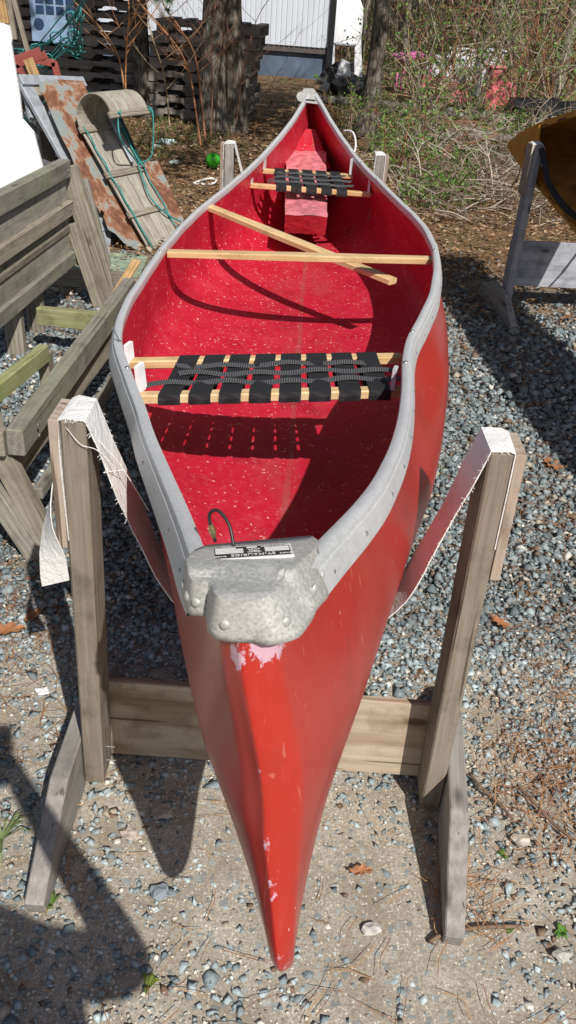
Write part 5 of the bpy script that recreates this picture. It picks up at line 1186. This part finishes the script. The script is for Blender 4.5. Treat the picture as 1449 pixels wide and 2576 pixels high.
# fallen sticks heaped over the ground
mb = MB()
for k in range(900):
    px_, py_ = random.uniform(950, 1449), random.uniform(330, 575); p = ong(px_, py_)
    if px_ < 1000+(py_-330)*0.35: continue
    a = random.uniform(0, 3.14); L = random.uniform(0.12, 0.5); z0 = gz(p.y)+random.random()**2*0.28; d = Vector((math.cos(a), math.sin(a), random.uniform(-0.25, 0.35)))
    q = Vector((p.x, p.y, z0)); c_ = random.choice([(0.28, 0.23, 0.17), (0.20, 0.15, 0.11), (0.42, 0.37, 0.30), (0.14, 0.095, 0.065)]); mb.tube([q, q+d*L*0.5+Vector((0, 0, 0.02)), q+d*L], [0.006, 0.005, 0.003], 3, c_, False)
o = mb.build('brush_heap', M_TWIG); tag(o, 'heap of dead sticks and brush along the edge of the clearing', 'brush', kind='stuff')
# low green growth between the sticks and along the wood edge
mb = MB()
for k in range(16000):
    px_, py_ = random.uniform(880, 1449)**1.0, random.uniform(120, 540); p = ong(px_, py_)
    if noise.noise(Vector((p.x*1.3, p.y*0.9, 7))) < -0.02 or (px_ < 900+(py_-300)*0.45): continue
    q = Vector((p.x, p.y, gz(p.y)+random.random()*0.25)); u = Vector((random.gauss(0, 1), random.gauss(0, 1), random.gauss(0, 1))).normalized(); v = u.cross(Vector((0.3, 1, 0.2))).normalized(); s_ = 0.010+0.0018*p.y*random.random(); mb.add([q-u*s_, q-v*s_*0.6, q+u*s_, q+v*s_*0.6], [(0, 1, 2, 3)], random.choice(BRG+GREENS))
for k in range(5000):
    px_, py_ = random.uniform(300, 1000), random.uniform(190, 420); p = ong(px_, py_)
    if noise.noise(Vector((p.x*0.9, p.y*0.5, 3))) < 0.12: continue
    q = Vector((p.x, p.y, gz(p.y))); d = Vector((random.gauss(0, 0.35), random.gauss(0, 0.3), 1)).normalized()*random.uniform(0.04, 0.10); e = Vector((0.0025+0.0004*p.y, 0, 0)); mb.add([q-e, q+e, q+d], [(0, 1, 2)], random.choice([(0.12, 0.17, 0.05), (0.20, 0.22, 0.08), (0.30, 0.27, 0.13)]))
o = mb.build('ground_cover', M_FOL); tag(o, 'small green weeds and sparse grass at the edge of the wood', 'weeds', kind='stuff')
# far thicket: reads as one mass of stems and haze of young leaves
mb = MB()
for k in range(2300):
    x = random.uniform(-16, 22); y = random.uniform(20.5, 36)
    if x < 0.4 and y < 26: continue
    zz = gz(20)+(1.6*sm((y-26)/16) if y > 26 else 0); L = random.uniform(1.5, 5.0); d = Vector((random.gauss(0, 0.25), random.gauss(0, 0.1), 1)).normalized(); c_ = random.choice(GB+[(0.14, 0.11, 0.09)]*3); q = Vector((x, y, zz)); r_ = random.uniform(0.010, 0.035)
    mb.tube([q, q+d*L*0.5+Vector((random.gauss(0, 0.1), 0, 0)), q+d*L], [r_, r_*0.8, r_*0.4], 3, c_, False)
for k in range(30000):
    x = random.uniform(-16, 22); y = random.uniform(19.5, 36); z = gz(20)+random.uniform(0.1, 5.5)
    if x < 0.4 and y < 26: continue
    if noise.noise(Vector((x*0.7, y*0.4, z*0.7))) < -0.12: continue
    q = Vector((x, y, z)); u = Vector((random.gauss(0, 1), random.gauss(0, 1), random.gauss(0, 1))).normalized(); v = u.cross(Vector((0.3, 1, 0.2))).normalized(); s_ = random.uniform(0.03, 0.08); mb.add([q-u*s_, q-v*s_*0.6, q+u*s_, q+v*s_*0.6], [(0, 1, 2, 3)], random.choice(GREENS+BRG+[(0.20, 0.17, 0.12)]*8))
o = mb.build('far_wood', M_FOL); tag(o, 'dense mass of thin stems and young leaves of the wood beyond the yard', 'wood', kind='stuff')

# ------------------------------------------------------------------ things lying in the wood at the right
p = ong(1090, 262); mb = MB(); rows = []
for i in range(11):
    row = []
    for j in range(17):
        a = math.pi*j/16; rr = 1+0.16*noise.noise(Vector((i*0.5, j*0.6, 4))); w_ = math.sin(math.pi*(i+0.6)/11.2)**0.5
        row.append((p.x+0.05+0.60*math.cos(a)*w_*rr, p.y+0.10*i, gz(p.y)-0.02+0.40*math.sin(a)**0.8*w_*rr*(1+0.10*math.sin(j*2.2+i))))
    rows.append(row)
mb.grid(rows); o = mb.build('red_plastic_sheet', M_TARP, None, False); tag(o, 'faded red plastic sheet heaped on the ground among the shrubs', 'plastic sheet')
for (x, y, s_, lab) in ((1013, 132, 0.16, 'small pink plastic toy at the left of the pink heap'), (1050, 136, 0.20, 'larger pink plastic toy lying among the shrubs'), (1082, 128, 0.12, 'pink plastic toy nearest the white boxes')):
    p = ong(x, 235); p = ony(x, y, 17.0+random.random()); mb = MB(); mb.grid([[(p.x+s_*1.4*math.cos(a)*r_, p.y+s_*math.sin(a)*r_, p.z-0.18+s_*z) for a in [k*math.pi/6 for k in range(12)]] for r_, z in ((0.02, 0), (0.7, 0.05), (1, 0.5), (0.8, 0.9), (0.3, 1.1), (0.02, 1.15))], closed=True); mb.tube([(p.x-0.05, p.y, p.z-0.16), (p.x-0.05, p.y, gz(17))], 0.03, 5); mb.tube([(p.x+0.05, p.y, p.z-0.16), (p.x+0.05, p.y, gz(17))], 0.03, 5); o = mb.build('pink_toy', M_PINK, None, True); tag(o, lab, 'toy')
def boxy(name, px_, py_, Y, w_, d_, h_, mat, lab, cat, rz=0.1):
    p = ony(px_, py_, Y); t = thing(name, lab, cat, (p.x, Y, gz(Y))); M_ = Matrix.Translation((p.x, Y, gz(Y)+0.0)) @ Matrix.Rotation(rz, 4, 'Z')
    zt = p.z+h_; o = obj('body', bevel_box((-w_/2, -d_/2, 0), (w_/2, d_/2, zt-gz(Y)), 0.03), mat, t, False, M_); o2_ = obj('lid', bevel_box((-w_/2-0.02, -d_/2-0.02, zt-gz(Y)), (w_/2+0.02, d_/2+0.02, zt-gz(Y)+0.04), 0.012), mat, t, False, M_); return t
boxy('white_box', 1112, 165, 18.0, 0.8, 0.5, 0.12, M_WSIDE, 'whitish box behind the red plastic heap', 'box'); boxy('white_box', 1160, 160, 18.3, 0.5, 0.4, 0.22, M_WHITE, 'taller whitish box right of the red plastic heap', 'box', -0.2); boxy('white_box', 1235, 145, 17.4, 0.4, 0.3, 0.1, M_WSIDE, 'small whitish box above the red can in the thicket', 'box', 0.2)
boxy('red_can', 1242, 190, 14.8, 0.22, 0.18, 0.1, M_TARP, 'red can standing in the thicket', 'can', 0.4)
p = ong(1248, 262); mb = MB(); rows = [[(p.x+0.33*math.cos(a)*r_, p.y+0.2*math.sin(a)*r_, gz(p.y)+z) for a in [k*math.pi/6 for k in range(12)]] for r_, z in ((1, 0), (1, 0.2), (0.85, 0.33), (0.4, 0.38), (0.02, 0.39))]; mb.grid(rows, closed=True); o = mb.build('red_bag', M_TARP, None, False); tag(o, 'dull red bag lying in the thicket left of the black mound', 'bag')
p = ong(1390, 330); mb = MB(); rows = [[(p.x+0.15+0.75*math.cos(a)*r_*(1+0.15*math.sin(3*a)), p.y+0.7+0.6*math.sin(a)*r_, gz(p.y)+z*0.42+0.10*math.sin(5*a+z*9)*r_) for a in [k*math.pi/12 for k in range(24)]] for r_, z in ((1, 0), (1, 0.35), (0.85, 0.62), (0.5, 0.75), (0.02, 0.8))]; mb.grid(rows, closed=True); o = mb.build('shade_gap_mound', M_BLACK, None, False); tag(o, 'black mound standing for the shaded gap behind the wooden canoe at the right', 'tarp')  # black mound put in as the shade of the gap between branches
for i, (x, y, L, r_, a) in enumerate(((1190, 352, 1.5, 0.05, 0.15), (1215, 372, 1.3, 0.055, -0.05), (1200, 392, 1.4, 0.045, 0.25), (1240, 340, 1.1, 0.05, 0.4), (1170, 405, 1.0, 0.04, -0.2), (1010, 283, 3.2, 0.07, -0.12), (1120, 300, 2.2, 0.05, 0.1))):
    p = ong(x, y); d = Vector((math.cos(a), math.sin(a), 0)); q = Vector((p.x, p.y, gz(p.y)+r_+0.07*(i < 5)*(i % 3))); mb = MB(); pts = [q-d*L/2, q+Vector((0, 0.02, 0.015)), q+d*L/2]; mb.tube(catmull(pts, 3), [r_, r_*0.97, r_*0.95, r_*0.9, r_*0.9, r_*0.85, r_*0.8][:7], 9)
    o = mb.build('log', M_BARK2, None, True); tag(o, ['uppermost grey log of the small log pile', 'middle grey log of the small log pile', 'front grey log of the small log pile', 'back grey log of the small log pile', 'short grey log left in front of the log pile', 'long fallen trunk lying right of the leaning tree', 'fallen limb lying before the red plastic heap'][i], 'log')

# ------------------------------------------------------------------ small things on the ground beyond
p = ong(536, 424); mb = MB(); bm = bmesh.new(); bmesh.ops.create_uvsphere(bm, u_segments=24, v_segments=14, radius=0.073); me = bpy.data.meshes.new('ball'); bm.to_mesh(me); bm.free()
o = obj('ball', me, M_BALL, None, True, Matrix.Translation(p+Vector((0, 0, 0.075)))); tag(o, 'shiny green ball lying among the leaves by the far stand', 'ball')
def crumple(px_, py_, s_, lab, mat=M_WHITE, name='plastic_bag', flat=0.5, cat='litter'):
    p = ong(px_, py_); bm = bmesh.new(); bmesh.ops.create_icosphere(bm, subdivisions=2, radius=1)
    for v in bm.verts:
        n_ = 1+0.75*noise.noise(v.co*1.9+Vector((px_, py_, 0))); v.co = Vector((v.co.x*s_*1.3*n_, v.co.y*s_*n_, max(-0.1*s_, v.co.z*s_*flat*n_)))
    me = bpy.data.meshes.new(name); bm.to_mesh(me); bm.free(); o = obj(name, me, mat, None, False, Matrix.Translation(p+Vector((0, 0, 0.01+gz(0))))); tag(o, lab, cat); return o
for x, y, q, lab in ((862, 232, 0.34, 'dark bag slumped in the shade right of the shed corner'), (885, 240, 0.30, 'dark bag against the leaning oak trunk'), (872, 215, 0.36, 'dark bag at the back beside the white sack')): crumple(x, y, q, lab, M_BLACK, 'rubbish_bag', 1.0, 'bag')
M_BAG = plain('thin_white_plastic', (0.42, 0.52, 0.52), 0.35, 0, 0.3, 14)
crumple(420, 362, 0.085, 'crumpled pale plastic bag among the leaves left of the ball', M_BAG); crumple(396, 372, 0.05, 'small pale scrap beside the crumpled bag', M_BAG); crumple(441, 412, 0.045, 'whitish plastic scrap between the bag and the green ball', M_BAG)
mb = MB(); p = ong(518, 462); mb.tube(catmull([p+Vector(q) for q in ((-0.11, -0.08, 0.01), (-0.05, 0.02, 0.02), (0.02, 0.10, 0.03), (0.07, 0.12, 0.02), (0.09, 0.02, 0.02), (0.04, -0.06, 0.01), (-0.11, -0.085, 0.01))], 5), 0.011, 5); o = mb.build('white_strap', M_CLOTH, None, True); tag(o, 'looped white strap lying on the leaves below the green ball', 'strap')
crumple(108, 1745, 0.014, 'small white paper scrap on the gravel at the left', M_WHITE, 'paper_scrap', 0.35)
for (x, y, s_, c_, lab) in ((935, 2342, 0.014, (0.48, 0.46, 0.43), 'pale whitish stone near the front of the right foot'), (1410, 2408, 0.016, (0.46, 0.45, 0.40), 'rounded pale speckled stone at the lower right'), (1312, 2122, 0.018, (0.5, 0.45, 0.38), 'buff stone half sunk in the soil right of the stand'), (410, 2050, 0.020, (0.42, 0.36, 0.30), 'brownish flat stone in the shadow of the bow'), (328, 2105, 0.016, (0.45, 0.38, 0.32), 'small tan stone in the shadow of the bow'), (400, 2250, 0.018, (0.25, 0.29, 0.32), 'dark blue grey round stone in front of the left foot')):
    crumple(x, y, s_, lab, plain('stone_%d' % x, c_, 0.9, 0, 0.2, 60, 0.4), 'stone', 0.55, 'stone')
def oak_leaf(px_, py_, s_, rz, lab, c_=(0.36, 0.16, 0.07)):
    p = ong(px_, py_); pts = []; n = 26
    for i in range(n):
        a = 2*math.pi*i/n; r_ = s_*(0.62+0.38*math.cos(a)**2)*(1+0.24*math.cos(6.5*a)); pts.append((r_*math.cos(a), r_*0.8*math.sin(a)))
    bm = bmesh.new(); c = bm.verts.new((0, 0, 0.006)); vs = [bm.verts.new((x, y, 0.010+0.25*abs(y)+0.004*math.sin(9*x/s_))) for x, y in pts]
    for i in range(n): bm.faces.new((c, vs[i], vs[(i+1) % n]))
    me = bpy.data.meshes.new('oak_leaf'); bm.to_mesh(me); bm.free(); o = obj('oak_leaf', me, plain('dry_oak_leaf', c_, 0.75, 0, 0.3, 40), None, True, Matrix.Translation(p+Vector((0, 0, 0.012))) @ Matrix.Rotation(rz, 4, 'Z')); tag(o, lab, 'leaf', 'dry oak leaves on the gravel')
oak_leaf(18, 1600, 0.045, 0.4, 'large dry oak leaf at the left edge on the gravel'); oak_leaf(84, 1562, 0.03, 1.2, 'dry oak leaf in the shadow of the cloth tail'); oak_leaf(905, 2205, 0.022, 0.2, 'brown dry leaf between bow tip and right foot'); oak_leaf(1255, 1580, 0.03, 2.2, 'dry leaf on the gravel right of the right post'); oak_leaf(1100, 1035, 0.05, 0.7, 'tan dry leaf beside the bulge of the hull'); oak_leaf(1385, 1180, 0.05, 2.0, 'dry leaf at the edge of the shadow on the right')
def tuft(px_, py_, n, h, lab, cols=((0.12, 0.22, 0.04), (0.2, 0.28, 0.07)), w_=0.002, spread=1.0, group=None, name='grass_tuft'):
    p = ong(px_, py_); mb = MB()
    for i in range(n):
        a = random.uniform(0, 6.28); d = Vector((math.cos(a)*spread, math.sin(a)*spread, random.uniform(0.3, 1.2))).normalized(); L = h*random.uniform(0.5, 1.1); s_ = Vector((-math.sin(a), math.cos(a), 0))*w_; q = p+d*L*0.6; r_ = q+(d+Vector((0, 0, -0.9))).normalized()*L*0.4
        mb.add([p-s_, p+s_, q+s_*0.8, q-s_*0.8, r_], [(0, 1, 2, 3), (3, 2, 4)], random.choice(cols))
    o = mb.build(name, M_FOL); tag(o, lab, 'plant', group)
tuft(1105, 1190, 26, 0.055, 'yellow green grass tuft beside the right side of the hull', ((0.35, 0.38, 0.12), (0.28, 0.33, 0.1)))
tuft(5, 2110, 18, 0.10, 'broad green grass tuft at the left edge', ((0.24, 0.31, 0.12),), 0.003); tuft(130, 2275, 22, 0.035, 'small grass tuft at the tip of the left foot')
tuft(375, 2478, 6, 0.030, 'tiny seedling at the bottom of the picture', ((0.25, 0.33, 0.06),), 0.006, 0.9, None, 'seedling'); tuft(1283, 2335, 7, 0.022, 'green seedling beside the twig at the lower right', ((0.12, 0.28, 0.05),), 0.006, 1.4, None, 'seedling'); tuft(1412, 2345, 7, 0.024, 'green seedling at the lower right edge', ((0.14, 0.30, 0.05),), 0.006, 1.4, None, 'seedling'); tuft(1265, 2150, 6, 0.02, 'small green seedling right of the right foot', ((0.14, 0.28, 0.05),), 0.005, 1.4, None, 'seedling')
tuft(170, 1395, 40, 0.03, 'pale dry grass clump below the hanging cloth tail', ((0.55, 0.5, 0.25), (0.45, 0.42, 0.2)), 0.0012, 1.5)
def twig(pxs, r_, lab):
    pts = [onz(x, y, 0.012+0.006*(i % 2)) for i, (x, y) in enumerate(pxs)]; mb = MB(); c_ = (0.20, 0.14, 0.10); mb.tube(catmull(pts, 4), r_, 6, c_)
    for k in range(5):
        p = pts[random.randint(0, len(pts)-1)]; a = random.uniform(0, 6.28); mb.tube([p, p+Vector((math.cos(a), math.sin(a), 0.3))*0.018], [r_*0.5, r_*0.2], 4, c_)
    o = mb.build('twig', M_TWIG, None, True); tag(o, lab, 'twig', 'twigs on the ground')
twig([(1080, 2370), (1110, 2352), (1160, 2340), (1220, 2332), (1310, 2330)], 0.0045, 'knobbly twig lying beyond the front end of the right foot')
twig([(1180, 1945), (1215, 1985), (1250, 2015), (1290, 2060)], 0.004, 'crooked twig among pine needles right of the stand'); twig([(1300, 1975), (1345, 2020), (1390, 2070), (1440, 2110)], 0.004, 'long dark twig at the right among pine needles')
twig([(905, 1395), (1000, 1470), (1040, 1500)], 0.003, 'thin twig on the gravel right of the hull'); twig([(5, 1370), (40, 1340), (60, 1300)], 0.004, 'dark twig at the left edge on the gravel')

# ------------------------------------------------------------------ the photographer, standing behind the camera (casts the shadow at the lower left)
def person():
    t = thing('person', 'person standing behind the camera in dark trousers and jacket holding a phone', 'person', (-0.07, -0.34, 0))
    V = {'pelvis': (0.03, -0.36, 0.93, .155, .11), 'belly': (0.03, -0.33, 1.08, .185, .14), 'chest': (0.03, -0.32, 1.27, .185, .14), 'neckb': (0.01, -0.335, 1.42, .09, .07), 'neck': (-0.07, -0.315, 1.49, .055, .055), 'head': (-0.07, -0.30, 1.58, .075, .088), 'crown': (-0.07, -0.305, 1.67, .062, .07),
         'lsh': (-0.14, -0.345, 1.39, .065, .062), 'lel': (-0.27, -0.18, 1.20, .048, .048), 'lwr': (-0.09, -0.075, 1.50, .030, .026), 'lhand': (-0.055, -0.058, 1.55, .030, .020),
         'rsh': (0.20, -0.345, 1.39, .065, .062), 'rel': (0.285, -0.20, 1.22, .050, .050), 'rwr': (0.075, -0.075, 1.50, .030, .026), 'rhand': (0.050, -0.058, 1.55, .030, .020),
         'lhip': (-0.06, -0.36, 0.86, .095, .095), 'lkn': (-0.08, -0.34, 0.48, .065, .065), 'lan': (-0.09, -0.38, 0.09, .045, .045), 'lto': (-0.10, -0.22, 0.04, .045, .035),
         'rhip': (0.12, -0.36, 0.86, .095, .095), 'rkn': (0.15, -0.34, 0.48, .065, .065), 'ran': (0.16, -0.38, 0.09, .045, .045), 'rto': (0.18, -0.22, 0.04, .045, .035)}
    E_ = [('pelvis', 'belly'), ('belly', 'chest'), ('chest', 'neckb'), ('neckb', 'neck'), ('neck', 'head'), ('head', 'crown'), ('chest', 'lsh'), ('lsh', 'lel'), ('lel', 'lwr'), ('lwr', 'lhand'), ('chest', 'rsh'), ('rsh', 'rel'), ('rel', 'rwr'), ('rwr', 'rhand'), ('pelvis', 'lhip'), ('lhip', 'lkn'), ('lkn', 'lan'), ('lan', 'lto'), ('pelvis', 'rhip'), ('rhip', 'rkn'), ('rkn', 'ran'), ('ran', 'rto')]
    fing = []
    for s_, h in ((-1, 'lhand'), (1, 'rhand')):
        hx, hy, hz = V[h][:3]
        for k, L in enumerate((0.030, 0.034, 0.032, 0.026)):
            a = '%sf%d' % (h, k); V[a+'0'] = (hx-s_*0.004, hy+0.016, hz-0.022+0.017*k, .0085, .0085); V[a+'1'] = (hx-s_*0.004-s_*0.014, hy+0.026, hz-0.018+0.017*k, .0075, .0075); V[a+'2'] = (hx-s_*0.004-s_*L*0.8, hy+0.022, hz-0.016+0.017*k, .0065, .0065)
            E_ += [(h, a+'0'), (a+'0', a+'1'), (a+'1', a+'2')]
        a = h+'t'; V[a+'0'] = (hx-s_*0.006, hy-0.012, hz+0.004, .011, .011); V[a+'1'] = (hx-s_*0.028, hy-0.010, hz+0.022, .009, .009); E_ += [(h, a+'0'), (a+'0', a+'1')]
    names = list(V); me = bpy.data.meshes.new('body'); me.from_pydata([V[n][:3] for n in names], [(names.index(a), names.index(b)) for a, b in E_], [])
    skin = plain('skin', (0.52, 0.32, 0.23), 0.5, 0, 0.05); o = obj('body', me, skin, t)
    md = o.modifiers.new('skin', 'SKIN'); sv = me.skin_vertices[0].data
    for i, n in enumerate(names): sv[i].radius = V[n][3:5]; sv[i].use_root = (n == 'pelvis')
    md.use_smooth_shade = True; ms = o.modifiers.new('sub', 'SUBSURF'); ms.levels = 2; ms.render_levels = 2
    dg = bpy.context.evaluated_depsgraph_get(); m2 = bpy.data.meshes.new_from_object(o.evaluated_get(dg)); o.modifiers.clear(); o.data = m2; m2.materials.clear()
    for m_ in (skin, plain('jacket_cloth', (0.05, 0.06, 0.09), 0.9), plain('trouser_cloth', (0.04, 0.045, 0.05), 0.9), plain('boot_leather', (0.06, 0.035, 0.02), 0.6)): m2.materials.append(m_)
    for p in m2.polygons:
        c = p.center; p.use_smooth = True
        hand = c.y > -0.105 and c.z > 1.4
        p.material_index = 0 if (hand or c.z > 1.455) else (1 if c.z > 0.86 else (2 if c.z > 0.13 else 3))
    hb = MB(); hb.grid([[(-0.07+0.088*math.cos(a)*r_, -0.315+0.098*math.sin(a)*r_, z) for a in [k*math.pi/10 for k in range(20)]] for r_, z in ((1.0, 1.60), (1.03, 1.645), (0.95, 1.70), (0.65, 1.74), (0.02, 1.752))], closed=True); hb.build('hair', plain('brown_hair', (0.06, 0.035, 0.02), 0.7), t, True)
    fb = MB(); fb.tube([(-0.07, -0.225, 1.605), (-0.07, -0.200, 1.575), (-0.07, -0.215, 1.568)], [0.008, 0.013, 0.010], 8); fb.build('nose', skin, t, True)
    for s_ in (-1, 1):
        e = MB(); e.tube([(-0.07+s_*0.03, -0.218, 1.607), (-0.07+s_*0.03, -0.210, 1.607)], [0.010, 0.006], 10); e.build('eye', plain('eye', (0.05, 0.04, 0.03), 0.2), t, True)
        e = MB(); e.tube([(-0.07+s_*0.078, -0.30, 1.565), (-0.07+s_*0.088, -0.305, 1.59), (-0.07+s_*0.082, -0.31, 1.615)], [0.008, 0.014, 0.010], 8); e.build('ear', skin, t, True)
    e = MB(); e.tube([(-0.093, -0.218, 1.535), (-0.07, -0.212, 1.532), (-0.047, -0.218, 1.535)], [0.003, 0.006, 0.003], 8); e.build('mouth', plain('lips', (0.4, 0.15, 0.13), 0.5), t, True)
    ph = thing('phone', 'black phone held in both hands of the person behind the camera', 'phone', (0, -0.02, 1.58)); Mx = M.copy() if False else cam.matrix_world.copy()
    for i in range(3): Mx[i][3] = (Vector((0, 0, CAM_H))-fw*0.014)[i]
    obj('case', bevel_box((-0.037, -0.115, -0.004), (0.037, 0.03, 0.004), 0.003), M_BLACK, ph, False, Mx)
    obj('screen', bevel_box((-0.033, -0.108, 0.004), (0.033, 0.023, 0.0046), 0.0002), plain('screen_glass', (0.02, 0.02, 0.025), 0.08), ph, False, Mx)
person()
